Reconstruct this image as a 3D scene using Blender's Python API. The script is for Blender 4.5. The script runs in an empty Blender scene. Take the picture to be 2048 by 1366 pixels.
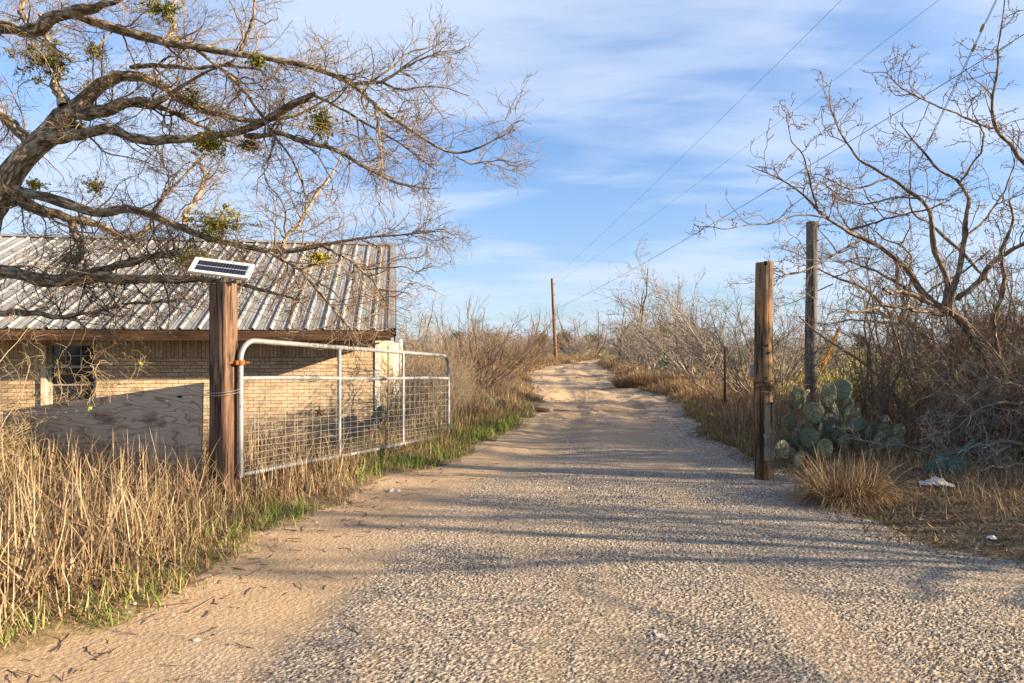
import bpy, math
import numpy as np
from math import radians, sin, cos, pi, tan
RNG = np.random.default_rng(11)
SC = bpy.context.scene
COL = SC.collection

# ------------------------------------------------------------ camera, sky, sun, exposure
EYE, FOC, HOR = 1.5, 1365.33, 693.0
cam = bpy.data.cameras.new('camera')
cam.lens, cam.sensor_width, cam.shift_y = 24.0, 36.0, 10.0 / 2048
cam.clip_start, cam.clip_end = 0.05, 6000
camo = bpy.data.objects.new('camera', cam)
COL.objects.link(camo)
camo.location, camo.rotation_euler = (0, 0, EYE), (pi / 2, 0, 0)
SC.camera = camo
SUN_EL, SUN_AZ = radians(16.5), radians(13.0)      # the sun stands low on the right, a little behind the camera
world = bpy.data.worlds.new("World")
SC.world = world
world.use_nodes = True
sunl = bpy.data.lights.new('sun', 'SUN')
sunl.energy, sunl.angle, sunl.color = 5.0, radians(0.53), (1.0, 0.80, 0.55)
suno = bpy.data.objects.new('sun', sunl)
COL.objects.link(suno)
suno.rotation_euler = (pi / 2 - SUN_EL, 0, pi / 2 - SUN_AZ)
SC.view_settings.view_transform, SC.view_settings.look = 'Standard', 'None'
SC.view_settings.exposure, SC.view_settings.gamma = 1.54, 1.0


def P(px, py, d):
    """a point of the place from its direction (photo pixels) and its distance d along the view"""
    return np.array([(px - 1024) * d / FOC, d, EYE - (py - HOR) * d / FOC])


# ------------------------------------------------------------ node helpers
def node(nt, typ, ins=None, **props):
    n = nt.nodes.new(typ)
    for k, v in props.items():
        setattr(n, k, v)
    for k, v in (ins or {}).items():
        s = n.inputs[k]
        if isinstance(v, bpy.types.NodeSocket):
            nt.links.new(v, s)
        else:
            if isinstance(v, tuple) and len(v) == 3 and s.type == 'RGBA':
                v = (*v, 1)
            s.default_value = v
    return n


def noise(nt, vec, scale, detail=4, rough=.55, dist=0.0):
    return node(nt, 'ShaderNodeTexNoise', {'Vector': vec, 'Scale': scale, 'Detail': detail, 'Roughness': rough, 'Distortion': dist}).outputs[0]


def ramp(nt, fac, stops, interp='LINEAR'):
    r = node(nt, 'ShaderNodeValToRGB', {'Fac': fac})
    cr = r.color_ramp
    cr.interpolation = interp
    while len(cr.elements) < len(stops):
        cr.elements.new(.5)
    for e, (p, c) in zip(cr.elements, stops):
        e.position = p
        e.color = (c, c, c, 1) if isinstance(c, (int, float)) else (*c, 1)
    return r.outputs[0]


def mixc(nt, fac, a, b, mode='MIX'):
    n = nt.nodes.new('ShaderNodeMix')
    n.data_type, n.blend_type = 'RGBA', mode
    for s, v in ((n.inputs[0], fac), (n.inputs[6], a), (n.inputs[7], b)):
        if isinstance(v, bpy.types.NodeSocket):
            nt.links.new(v, s)
        else:
            s.default_value = (*v, 1) if isinstance(v, tuple) else v
    return n.outputs[2]


def maths(nt, op, a, b=0.0, clamp=False):
    n = node(nt, 'ShaderNodeMath', {0: a, 1: b}, operation=op)
    n.use_clamp = clamp
    return n.outputs[0]


def mapping(nt, vec, scale=(1, 1, 1), loc=(0, 0, 0), rot=(0, 0, 0)):
    return node(nt, 'ShaderNodeMapping', {'Vector': vec, 'Scale': scale, 'Location': loc, 'Rotation': rot}).outputs[0]


def bump(nt, h, strength=.5, dist=.01):
    return node(nt, 'ShaderNodeBump', {'Height': h, 'Strength': strength, 'Distance': dist}).outputs[0]


def material(name, fn, rough=.85, spec=.25):
    """fn(nt, object_coords) returns (colour, normal or None[, roughness[, metallic]])"""
    m = bpy.data.materials.new(name)
    m.use_nodes = True
    nt = m.node_tree
    b = nt.nodes['Principled BSDF']
    b.inputs['Specular IOR Level'].default_value = spec
    oc = node(nt, 'ShaderNodeTexCoord').outputs['Object']
    r = fn(nt, oc)
    r = tuple(r) + (None,) * (4 - len(r))
    for v, k in zip(r, ('Base Color', 'Normal', 'Roughness', 'Metallic')):
        if v is None:
            continue
        if isinstance(v, bpy.types.NodeSocket):
            nt.links.new(v, b.inputs[k])
        else:
            b.inputs[k].default_value = (*v, 1) if isinstance(v, tuple) else v
    if r[2] is None:
        b.inputs['Roughness'].default_value = rough
    return m


def attr(nt, name):
    return node(nt, 'ShaderNodeAttribute', attribute_name=name)


def island(nt):
    return node(nt, 'ShaderNodeNewGeometry').outputs['Random Per Island']


# ------------------------------------------------------------ sky with thin cirrus
def make_sky():
    nt = world.node_tree
    bg = nt.nodes['Background']
    sky = node(nt, 'ShaderNodeTexSky', sky_type='NISHITA')
    sky.sun_disc = False
    sky.sun_elevation, sky.sun_rotation = SUN_EL, radians(90) + SUN_AZ
    sky.altitude, sky.air_density, sky.dust_density, sky.ozone_density = 150, 1.0, 0.3, 2.0
    g = node(nt, 'ShaderNodeTexCoord').outputs['Generated']
    sx = node(nt, 'ShaderNodeSeparateXYZ', {0: g})
    z = maths(nt, 'ADD', maths(nt, 'MAXIMUM', sx.outputs[2], 0.0), 0.16)
    u = node(nt, 'ShaderNodeCombineXYZ', {0: maths(nt, 'DIVIDE', sx.outputs[0], z), 1: maths(nt, 'DIVIDE', sx.outputs[1], z), 2: 0.0}).outputs[0]
    a = noise(nt, mapping(nt, u, (.95, 1.9, 1), (3.1, 2.2, 0), (0, 0, radians(18))), 1.0, 8, .55, .5)
    b = noise(nt, mapping(nt, u, (.55, .95, 1), (7.7, 4.2, 0), (0, 0, radians(-12))), 1.0, 4, .5, .3)
    c = noise(nt, mapping(nt, u, (1.6, 6.5, 1), (.7, 9.2, 0), (0, 0, radians(8))), 1.0, 7, .6, .7)
    s = maths(nt, 'ADD', maths(nt, 'ADD', maths(nt, 'MULTIPLY', a, .70), maths(nt, 'MULTIPLY', b, .55)), maths(nt, 'MULTIPLY', c, .20))
    cov = ramp(nt, s, [(.56, .04), (.65, .26), (.73, .60), (.83, .92)])
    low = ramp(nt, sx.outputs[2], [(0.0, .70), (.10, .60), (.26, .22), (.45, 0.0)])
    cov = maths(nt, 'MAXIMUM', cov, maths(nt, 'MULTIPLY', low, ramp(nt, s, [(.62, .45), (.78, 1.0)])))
    cov = maths(nt, 'MULTIPLY', cov, ramp(nt, sx.outputs[2], [(.0, .92), (.5, .92), (.78, .3)]))   # clouds thinned overhead, above the view, to cut the sky's fill light
    base = mixc(nt, 1.0, sky.outputs[0], ramp(nt, sx.outputs[2], [(0.0, (.58, .72, .96)), (.12, (.64, .79, 1.04)), (.3, (.84, 1.02, 1.28)), (.5, (1.0, 1.18, 1.45)), (.78, (.50, .62, .86))]), 'MULTIPLY')  # overhead sky, above the view, is also darkened to lower the fill light
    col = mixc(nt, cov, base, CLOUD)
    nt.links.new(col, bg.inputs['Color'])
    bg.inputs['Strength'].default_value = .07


CLOUD = (3.7, 4.3, 5.3)
make_sky()


# ------------------------------------------------------------ numeric helpers
def smooth(a, b, x):
    t = np.clip((x - a) / (b - a), 0, 1)
    return t * t * (3 - 2 * t)


def hash2(i, j, seed):
    h = (i.astype(np.int64) * 374761393 + j.astype(np.int64) * 668265263 + seed * 144665) & 0x7fffffff
    h = ((h ^ (h >> 13)) * 1274126177) & 0x7fffffff
    return ((h ^ (h >> 16)) & 0xffff) / 65535.0


def vnoise(x, y, f, seed=0, octaves=1):
    s, amp, tot = 0, 1.0, 0
    for o in range(octaves):
        X, Y = np.asarray(x) * f, np.asarray(y) * f
        i, j = np.floor(X), np.floor(Y)
        u, v = X - i, Y - j
        u, v = u * u * (3 - 2 * u), v * v * (3 - 2 * v)
        a, b = hash2(i, j, seed + o), hash2(i + 1, j, seed + o)
        c, d = hash2(i, j + 1, seed + o), hash2(i + 1, j + 1, seed + o)
        s = s + amp * ((a * (1 - u) + b * u) * (1 - v) + (c * (1 - u) + d * u) * v)
        tot += amp
        amp *= .5
        f *= 2.03
    return s / tot


def unit(v):
    return v / np.maximum(np.linalg.norm(v, axis=-1, keepdims=True), 1e-9)


class Geo:
    """collects vertices and faces; build() links them as one mesh object"""

    def __init__(self):
        self.V, self.Q, self.T, self.mq, self.mt, self.n, self.A = [], [], [], [], [], 0, {}

    def add(self, V, Q=None, T=None, m=0, **attrs):
        V = np.asarray(V, float).reshape(-1, 3)
        if Q is not None and len(Q):
            self.Q.append(np.asarray(Q, np.int64).reshape(-1, 4) + self.n)
            self.mq.append(np.full(len(self.Q[-1]), m))
        if T is not None and len(T):
            self.T.append(np.asarray(T, np.int64).reshape(-1, 3) + self.n)
            self.mt.append(np.full(len(self.T[-1]), m))
        for k, v in attrs.items():
            self.A.setdefault(k, []).append((self.n, np.asarray(v, float)))
        self.V.append(V)
        self.n += len(V)
        return self

    def tubes(self, Pts, R, s=5, m=0, caps=False, rough=0.0):
        Pts = np.asarray(Pts, float)
        if Pts.ndim == 2:
            Pts = Pts[None]
        R = np.asarray(R, float)
        N, K, _ = Pts.shape
        if N == 0:
            return self
        R = np.broadcast_to(R if R.ndim == 2 else (R[None] if R.ndim == 1 else R), (N, K))
        Tn = unit(np.gradient(Pts, axis=1))
        ov = unit(Pts[:, -1] - Pts[:, 0] + 1e-6)
        ref = np.where(np.abs(ov[:, 2:3]) > .8, np.array([[1., 0, 0]]), np.array([[0, 0, 1.]]))
        ref = np.where(np.abs((Tn[:, 0] * ref).sum(1, keepdims=True)) > .9, ref[:, [1, 2, 0]], ref)
        U = np.zeros_like(Tn)
        U[:, 0] = unit(np.cross(Tn[:, 0], ref))
        for k in range(1, K):                    # carry the ring's frame along the tube without twisting it
            u = U[:, k - 1]
            U[:, k] = unit(u - (u * Tn[:, k]).sum(1, keepdims=True) * Tn[:, k])
        Wv = np.cross(Tn, U)
        a = np.arange(s) * 2 * pi / s
        ca, sa = np.cos(a)[None, None, :, None], np.sin(a)[None, None, :, None]
        rr = R[:, :, None, None] * np.ones((1, 1, s, 1))
        if rough:
            rr = rr * (1 + rough * (RNG.random((N, K, s, 1)) - .5) * 2)
        V = Pts[:, :, None] + rr * (U[:, :, None] * ca + Wv[:, :, None] * sa)
        base = (np.arange(N) * K * s)[:, None, None]
        k, j = np.arange(K - 1)[None, :, None], np.arange(s)[None, None, :]
        j2 = (j + 1) % s
        Q = np.stack([base + k * s + j, base + k * s + j2, base + (k + 1) * s + j2, base + (k + 1) * s + j], -1)
        L = np.concatenate([np.zeros((N, 1)), np.cumsum(np.linalg.norm(np.diff(Pts, axis=1), axis=-1), 1)], 1)
        bark = np.stack(np.broadcast_arrays(rr[..., 0] * ca[..., 0], rr[..., 0] * sa[..., 0], L[:, :, None] + np.arange(N)[:, None, None] * 3.7), -1)
        self.add(V, Q, m=m, bark=bark.reshape(-1, 3))
        if caps:
            for n in range(N):
                for e in (0, K - 1):
                    ring = V[n, e]
                    c = ring.mean(0, keepdims=True)
                    f = [(i, (i + 1) % s, s) if e else ((i + 1) % s, i, s) for i in range(s)]
                    self.add(np.concatenate([ring, c]), T=f, m=m)
        return self

    def box(self, c, h, rot=None, m=0):
        """box with centre c, half sizes h and an optional 3x3 rotation"""
        c, h = np.asarray(c, float), np.asarray(h, float)
        v = np.array([[x, y, z] for x in (-1, 1) for y in (-1, 1) for z in (-1, 1)], float) * h
        if rot is not None:
            v = v @ np.asarray(rot).T
        return self.add(v + c, [(0, 1, 3, 2), (4, 6, 7, 5), (0, 4, 5, 1), (2, 3, 7, 6), (0, 2, 6, 4), (1, 5, 7, 3)], m=m)

    def build(self, name, mats, parent=None, origin=(0, 0, 0), smoothed=True, rotz=0.0, bevel=0.0):
        me = bpy.data.meshes.new(name)
        V = np.concatenate(self.V) - np.asarray(origin, float)
        Q = np.concatenate(self.Q) if self.Q else np.zeros((0, 4), np.int64)
        T = np.concatenate(self.T) if self.T else np.zeros((0, 3), np.int64)
        me.vertices.add(len(V))
        me.vertices.foreach_set('co', V.astype(np.float32).ravel())
        me.loops.add(Q.size + T.size)
        me.loops.foreach_set('vertex_index', np.concatenate([Q.ravel(), T.ravel()]).astype(np.int32))
        nf = len(Q) + len(T)
        me.polygons.add(nf)
        st = np.concatenate([np.arange(len(Q)) * 4, Q.size + np.arange(len(T)) * 3])
        me.polygons.foreach_set('loop_start', st.astype(np.int32))
        mats = mats if isinstance(mats, (list, tuple)) else [mats]
        for mm in mats:
            me.materials.append(mm)
        mi = np.concatenate(self.mq + self.mt) if (self.mq or self.mt) else np.zeros(0)
        if len(mats) > 1:
            me.polygons.foreach_set('material_index', mi.astype(np.int32))
        me.polygons.foreach_set('use_smooth', np.full(nf, smoothed))
        for k, parts in self.A.items():
            dim = parts[0][1].ndim
            full = np.zeros((len(V), 3) if dim == 2 else len(V), np.float32)
            for o, v in parts:
                full[o:o + len(v)] = v
            a = me.attributes.new(k, 'FLOAT_VECTOR' if dim == 2 else 'FLOAT', 'POINT')
            a.data.foreach_set('vector' if dim == 2 else 'value', full.ravel())
        me.update(calc_edges=True)
        me.validate()
        o = bpy.data.objects.new(name, me)
        COL.objects.link(o)
        o.location = tuple(origin)
        o.rotation_euler[2] = rotz
        if parent is not None:
            o.parent = parent
        if bevel:
            b = o.modifiers.new('bevel', 'BEVEL')
            b.width, b.segments, b.limit_method = bevel, 2, 'ANGLE'
        return o


def tag(o, label, cat, group=None):
    o['label'], o['category'] = label, cat
    if group:
        o['group'] = group
    return o


def kind(o, k, label=None):
    o['kind'] = k
    if label:
        o['label'] = label
    return o


def thing(name, label, cat, loc=(0, 0, 0), rz=0.0, group=None):
    o = bpy.data.objects.new(name, None)
    COL.objects.link(o)
    o.empty_display_size = .2
    o.location, o.rotation_euler = tuple(loc), (0, 0, rz)
    return tag(o, label, cat, group)


def dup(root, loc, rz=0.0, scale=1.0, label=None, group=None):
    r = root.copy()
    COL.objects.link(r)
    r.location, r.rotation_euler = tuple(loc), (0, 0, rz)
    r.scale = (scale,) * 3 if isinstance(scale, (int, float)) else scale
    if label:
        r['label'] = label
    if group:
        r['group'] = group
    for ch in list(root.children):
        c = ch.copy()
        COL.objects.link(c)
        c.parent = r
        for g in list(ch.children):
            d = g.copy()
            COL.objects.link(d)
            d.parent = c
    return r


def resample(pts, K, jit=0.0, smooth_n=2):
    """even points along a polyline whose columns are x, y, z, radius"""
    pts = np.asarray(pts, float)
    L = np.concatenate([[0], np.cumsum(np.linalg.norm(np.diff(pts[:, :3], axis=0), axis=1))])
    t = np.linspace(0, L[-1], K)
    out = np.stack([np.interp(t, L, pts[:, c]) for c in range(4)], 1)
    for _ in range(smooth_n):
        out[1:-1] = .25 * out[:-2] + .5 * out[1:-1] + .25 * out[2:]
    if jit:
        w = RNG.normal(0, jit, (K, 3)) * out[:, 3:4]
        w[0] = 0
        out[:, :3] += w
    return out


def grow(Pts, R, dens, length, ang, K=7, wig=.25, trop=0.0, rr=.012, rmin=.0015, t0=.1, t1=1.0, fall=.45, bias=None, rshare=.75):
    """one level of side branches: dens per metre of parent, or an exact count when it is an int"""
    Pts, R = np.asarray(Pts, float), np.asarray(R, float)
    N, PK, _ = Pts.shape
    L = np.linalg.norm(np.diff(Pts, axis=1), axis=-1).sum(1)
    cnt = np.full(N, dens) if isinstance(dens, int) else RNG.poisson(dens * L * (t1 - t0))
    idx = np.repeat(np.arange(N), cnt)
    M = len(idx)
    if M == 0:
        return np.zeros((0, K, 3)), np.zeros((0, K))
    t = RNG.uniform(t0, t1, M)
    f = np.minimum(t * (PK - 1), PK - 1.001)
    i = f.astype(int)
    fr = (f - i)[:, None]
    base = Pts[idx, i] * (1 - fr) + Pts[idx, i + 1] * fr
    r0 = R[idx, i] * (1 - fr[:, 0]) + R[idx, i + 1] * fr[:, 0]
    tn = unit(Pts[idx, i + 1] - Pts[idx, i])
    rv = RNG.normal(0, 1, (M, 3))
    if bias is not None:
        rv = rv + np.asarray(bias)
    pp = unit(rv - (rv * tn).sum(1, keepdims=True) * tn)
    a = RNG.uniform(ang[0], ang[1], M)[:, None]
    d = unit(tn * np.cos(a) + pp * np.sin(a))
    ln = RNG.uniform(length[0], length[1], M) * (1 - fall * t)
    st = (ln / (K - 1))[:, None]
    out = np.zeros((M, K, 3))
    out[:, 0] = base
    for k in range(1, K):
        d = unit(d + RNG.normal(0, wig, (M, 3)) + np.array([0, 0, trop]))
        out[:, k] = out[:, k - 1] + d * st
    ra = np.maximum(np.minimum(r0 * rshare, rr * ln), rmin)
    tap = np.linspace(1, .3, K)[None]
    return out, np.maximum(ra[:, None] * tap, rmin * .75)


def blades(geo, pos, hgt, width, lean, curl, K=4, kink=0.0, az=None, m=0):
    """grass blades: thin bent strips"""
    pos = np.asarray(pos, float)
    N = len(pos)
    az = RNG.uniform(0, 2 * pi, N) if az is None else az
    tw = az + pi / 2 + RNG.normal(0, .7, N)
    side = np.stack([np.cos(tw), np.sin(tw), np.zeros(N)], 1)
    ph = np.array(lean, float) * np.ones(N)
    kk = RNG.integers(1, K, N)
    kv = np.where(RNG.random(N) < kink, RNG.normal(.9, .5, N), 0)
    p = pos.copy()
    V = np.zeros((N, K, 2, 3))
    for k in range(K):
        t = k / (K - 1)
        w = (np.asarray(width) * (1 - t) ** .6 + .0006)[:, None] if np.ndim(width) else np.full((N, 1), width * (1 - t) ** .6 + .0006)
        V[:, k, 0], V[:, k, 1] = p - side * w, p + side * w
        ph = ph + curl / (K - 1) + np.where(kk == k, kv, 0)
        st = np.stack([np.sin(ph) * np.cos(az), np.sin(ph) * np.sin(az), np.cos(ph)], 1) * (hgt / (K - 1))[:, None]
        p = p + st
    b = (np.arange(N) * K * 2)[:, None]
    k = np.arange(K - 1)[None] * 2
    Q = np.stack([b + k, b + k + 1, b + k + 3, b + k + 2], -1)
    geo.add(V, Q, m=m)


def leaves(geo, c, rad, n, size, m=0, shell=.35):
    """leaf-sized diamonds spread through an ellipsoid of radii rad"""
    d = unit(RNG.normal(0, 1, (n, 3)))
    r = RNG.uniform(shell, 1, n)[:, None] ** .8
    lump = .75 + .5 * vnoise(d[:, 0] * 2 + 9, d[:, 1] * 2 + d[:, 2] * 1.3, 1.1, int(RNG.integers(99)))[:, None]
    p = np.asarray(c) + d * r * lump * np.asarray(rad)
    u = unit(RNG.normal(0, 1, (n, 3)))
    w = unit(np.cross(u, RNG.normal(0, 1, (n, 3))))
    s = (size * RNG.uniform(.6, 1.3, n))[:, None]
    V = np.stack([p - u * s, p + w * s * .45, p + u * s, p - w * s * .45], 1)
    geo.add(V, np.arange(n * 4).reshape(-1, 4), m=m)

# ------------------------------------------------------------ lie of the land
LEFT = np.array([(-30, -6), (-5, -3.4), (1, -2.75), (3.16, -2.37), (4.12, -2.09), (5.74, -1.95), (7, -1.66), (8.64, -1.1), (10.95, -.51), (13, .15), (16.8, .66), (23.5, .76), (36, .82), (48.8, 2.36), (70.6, 7.5), (100, 15), (130, 24)])
RIGHT = np.array([(-30, 30), (-5, 12), (1, 8), (3.0, 5.4), (4.69, 3.55), (5.03, 3.12), (6.46, 3.2), (7.7, 3.2), (9.9, 3.3), (12.3, 3.4), (17.5, 4.4), (22.3, 4.5), (28.4, 4.7), (39.4, 5.8), (58.5, 7.2), (75.8, 10.4), (100, 18), (130, 27)])


def road_left(y):
    return np.interp(y, LEFT[:, 0], LEFT[:, 1])


def road_right(y):
    return np.interp(y, RIGHT[:, 0], RIGHT[:, 1])


def road_in(x, y):
    """metres inside the ragged road edge (negative outside)"""
    n = (vnoise(x, y, 1.3, 5, 3) - .5) * .7 + (vnoise(x, y, 7.0, 6, 2) - .5) * .22
    return np.minimum(x - road_left(y), road_right(y) - x) + n


def ground_z(x, y):
    x, y = np.asarray(x, float), np.asarray(y, float)
    z = (vnoise(x, y, .55, 1, 3) - .5) * .10 + (vnoise(x, y, .05, 2, 2) - .5) * .5 * smooth(25, 90, y)
    e = np.minimum(x - road_left(y), road_right(y) - x)
    z = z * smooth(.5, -1.0, e)
    z = z + .10 * smooth(.2, -.9, e) * smooth(30, 12, y)
    z = z - .42 * smooth(7.2, 9.5, y) * smooth(-1.9, -3.0, x) * smooth(60, 25, y)
    return z


def road_z(x, y):
    xl, xr = road_left(y), road_right(y)
    u = (x - xl) / (xr - xl)
    z = (vnoise(x, y, .45, 8, 3) - .5) * .07
    for c, w in ((.30, .075), (.68, .075)):
        uu = u + (vnoise(x * 0, y, .12, 21, 2) - .5) * .16
        z = z - .042 * np.exp(-((uu - c) / w) ** 2) * smooth(8, 14, y)
    z = z + (vnoise(x * .6, y, .35, 9, 3) - .5) * .09 * smooth(9, 24, y) + (vnoise(x, y * .5, 1.9, 19, 4) - .5) * .13 * smooth(8, 14, y)
    for hx, hy, hr, hd in ((2.7, 32.5, 1.0, .36), (3.6, 27, .8, .16), (2.2, 21, 1.0, .12), (1.0, 19.5, .6, .10), (4.3, 33, .9, .18), (.4, 9.6, .8, .04)):
        z = z - hd * np.exp(-(((x - hx) / hr) ** 2 + ((y - hy) / (hr * 1.2)) ** 2))
    return z


def surf_z(x, y):
    """top of whatever lies at x, y"""
    e = road_in(x, y)
    return np.where(e > 0, road_z(x, y), ground_z(x, y))


def on(x, y, dz=0.0):
    return np.array([x, y, float(surf_z(np.array([x]), np.array([y]))[0]) + dz])


def m_ground(nt, oc):
    n1, n2 = noise(nt, oc, .9, 6, .65), noise(nt, oc, .16, 3)
    n3 = noise(nt, oc, 24, 5, .7)
    dirt = ramp(nt, n3, [(.25, (.075, .055, .038)), (.5, (.16, .115, .07)), (.75, (.27, .20, .125))])
    straw = ramp(nt, n3, [(.25, (.12, .085, .045)), (.55, (.30, .225, .12)), (.8, (.42, .33, .19))])
    green = ramp(nt, n3, [(.25, (.04, .06, .015)), (.7, (.16, .20, .05))])
    far = node(nt, 'ShaderNodeSeparateXYZ', {0: oc}).outputs[1]
    farf = node(nt, 'ShaderNodeMapRange', {0: far, 1: 18.0, 2: 45.0}).outputs[0]
    c = mixc(nt, ramp(nt, n1, [(.42, 0.0), (.58, 1.0)]), dirt, straw)
    gm = maths(nt, 'ADD', ramp(nt, n2, [(.5, 0.0), (.68, .8)]), maths(nt, 'MULTIPLY', farf, .35))
    c = mixc(nt, gm, c, green)
    return c, bump(nt, n3, .6, .03)


def m_road(nt, oc):
    g, cell, st = attr(nt, 'gravel').outputs['Fac'], attr(nt, 'cell').outputs['Fac'], attr(nt, 'stone').outputs['Fac']
    n1, n2, n3 = noise(nt, oc, 1.1, 6, .62), noise(nt, oc, 38, 4, .7), noise(nt, oc, 160, 2)
    sand = ramp(nt, n1, [(.3, (.38, .255, .14)), (.55, (.54, .38, .22)), (.75, (.60, .445, .28))])
    sand = mixc(nt, .45, sand, ramp(nt, n2, [(.3, (.33, .22, .125)), (.7, (.62, .46, .30))]))
    sand = mixc(nt, ramp(nt, n3, [(.62, 0.0), (.72, .5)]), sand, (.2, .14, .09))
    damp = noise(nt, mapping(nt, oc, (1.0, .45, 1)), .8, 6, .62, .4)
    yy = node(nt, 'ShaderNodeSeparateXYZ', {0: oc}).outputs[1]
    fy = node(nt, 'ShaderNodeMapRange', {0: yy, 1: 9.0, 2: 17.0}).outputs[0]
    sand = mixc(nt, maths(nt, 'MULTIPLY', fy, ramp(nt, damp, [(.52, 0.0), (.64, .75)])), sand, (.27, .18, .105))
    stone = ramp(nt, cell, [(0.0, (.085, .078, .072)), (.18, (.23, .195, .15)), (.40, (.37, .30, .22)), (.64, (.49, .40, .30)), (.88, (.66, .575, .45)), (1.0, (.55, .39, .24))])
    gap = mixc(nt, ramp(nt, n1, [(.5, 0.0), (.72, 1.0)]), (.085, .072, .060), (.32, .235, .145))  # sand between the chips, darkened in patches in place of shadow
    gr = mixc(nt, ramp(nt, st, [(.22, 0.0), (.46, 1.0)]), gap, stone)
    c = mixc(nt, g, sand, gr)
    h = maths(nt, 'ADD', maths(nt, 'MULTIPLY', n2, .6), maths(nt, 'MULTIPLY', n3, .4))
    v = node(nt, 'ShaderNodeTexVoronoi', {'Vector': oc, 'Scale': 45.0}).outputs['Distance']
    h = maths(nt, 'ADD', h, maths(nt, 'MULTIPLY', v, -.5))
    return c, bump(nt, h, .55, .012)


def stones(x, y, s, seed):
    """rounded chips on a jittered grid of pitch s: height 0..1 and a value per chip"""
    X, Y = x / s, y / s
    i, j = np.floor(X), np.floor(Y)
    best, cell = np.zeros_like(x), np.zeros_like(x)
    for di in (-1, 0, 1):
        for dj in (-1, 0, 1):
            a, b = i + di, j + dj
            cx, cy = a + .15 + .7 * hash2(a, b, seed), b + .15 + .7 * hash2(a, b, seed + 1)
            r = .32 + .42 * hash2(a, b, seed + 2)
            q = 1 - ((X - cx) ** 2 + (Y - cy) ** 2) / (r * r)
            h = np.sqrt(np.clip(q, 0, 1)) * (.45 + .55 * hash2(a, b, seed + 4))
            m = h > best
            best = np.where(m, h, best)
            cell = np.where(m, hash2(a, b, seed + 3), cell)
    return best, cell


def grid_quads(nr, nc):
    r, c = np.meshgrid(np.arange(nr - 1), np.arange(nc - 1), indexing='ij')
    a = r * nc + c
    return np.stack([a, a + 1, a + nc + 1, a + nc], -1).reshape(-1, 4)


M_GROUND = material('ground', m_ground, .95, .1)
M_ROAD = material('road', m_road, .9, .15)


def build_land():
    xs = np.concatenate([-np.geomspace(900, 14.2, 50), np.arange(-14, 14.01, .14), np.geomspace(14.2, 900, 50)])
    ys = np.concatenate([-np.geomspace(200, 4.2, 20), np.arange(-4, 24, .14), np.geomspace(24.2, 2500, 110)])
    X, Y = np.meshgrid(xs, ys)
    Z = ground_z(X, Y)
    e = road_in(X, Y)
    Z = Z - .16 * smooth(.06, .45, e)
    g = Geo().add(np.stack([X, Y, Z], -1), grid_quads(*X.shape))
    kind(g.build('ground', M_GROUND), 'structure')
    yy = np.concatenate([np.arange(-6, 2.6, .1), np.arange(2.6, 6.4, .0066), np.arange(6.4, 10, .016), np.arange(10, 22, .05), np.geomspace(22, 128, 230)])
    uu = np.concatenate([np.linspace(0, 1, 1000), np.linspace(1, 2, 140)[1:]])
    U, Y = np.meshgrid(uu, yy)
    xl, xr = road_left(Y) - .5, road_right(Y) + .5
    xm = np.clip(.86 * Y + .7, xl + .6, xr - .3)      # finer columns on the worn driveway, coarser on the apron
    X = np.where(U <= 1, xl + U * (xm - xl), xm + (U - 1) * (xr - xm))
    e = road_in(X, Y)
    base = road_z(X, Y) + .005
    inx = X - road_left(Y)
    wob = (vnoise(X, Y, .7, 31, 3) - .5)
    gv = smooth(.75, 1.35, inx + wob * 1.1) * smooth(11.5, 6.5, Y + wob * 7)
    band = smooth(1.7, .5, (road_right(Y) - X) + wob * 1.2) * smooth(26, 14, Y) * .8
    streak = smooth(.50, .66, vnoise(X * 1.6, Y * .35, 1.0, 41, 3)) * smooth(22, 8, Y) * .7
    patch = smooth(.52, .68, vnoise(X, Y, 1.1, 47, 3)) * .55
    bare = np.maximum(smooth(.62, .76, vnoise(X * 2.6, Y * .30, 1.0, 43, 3)), smooth(.64, .76, vnoise(X, Y, .9, 44, 4))) * .42
    for tx, tw in ((.12, .10), (.62, .09)):
        bare = np.maximum(bare, .5 * np.exp(-((X - tx - (vnoise(Y * 0, Y, .8, int(tx * 10) + 60, 2) - .5) * .25) / tw) ** 2) * smooth(.25, .6, vnoise(X * 3, Y * 1.2, 1.0, 49, 2)))
    gv = np.clip(np.maximum(np.maximum(gv * (1 - bare * .75), band), np.maximum(streak, patch * smooth(75, 10, Y)) * smooth(.5, 1.2, inx)), 0, 1)
    s1, c1 = stones(X, Y, .0088, 3)
    s2, c2 = stones(X, Y, .0155, 13)
    big = (c2 > .70) & (s2 > .2)
    st, cl = np.where(big, s2, s1), np.where(big, c1 * .5 + .5, c1)
    fade = smooth(13, 7, Y)
    keep = np.clip(gv + .30 * (c1 > .90), 0, 1)
    fine = (vnoise(X, Y, 55, 51, 2) - .5) * .0035 * smooth(9, 6, Y)
    Z = base + fine + fade * keep * st * np.where(big, .0088, .0062) - .13 * smooth(-.03, -.40, e) + .002
    g = Geo().add(np.stack([X, Y, Z], -1), grid_quads(*X.shape), gravel=np.clip(keep + .0, 0, 1).ravel(), cell=cl.ravel(), stone=st.ravel())
    kind(g.build('road', M_ROAD), 'structure')


build_land()


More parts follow.
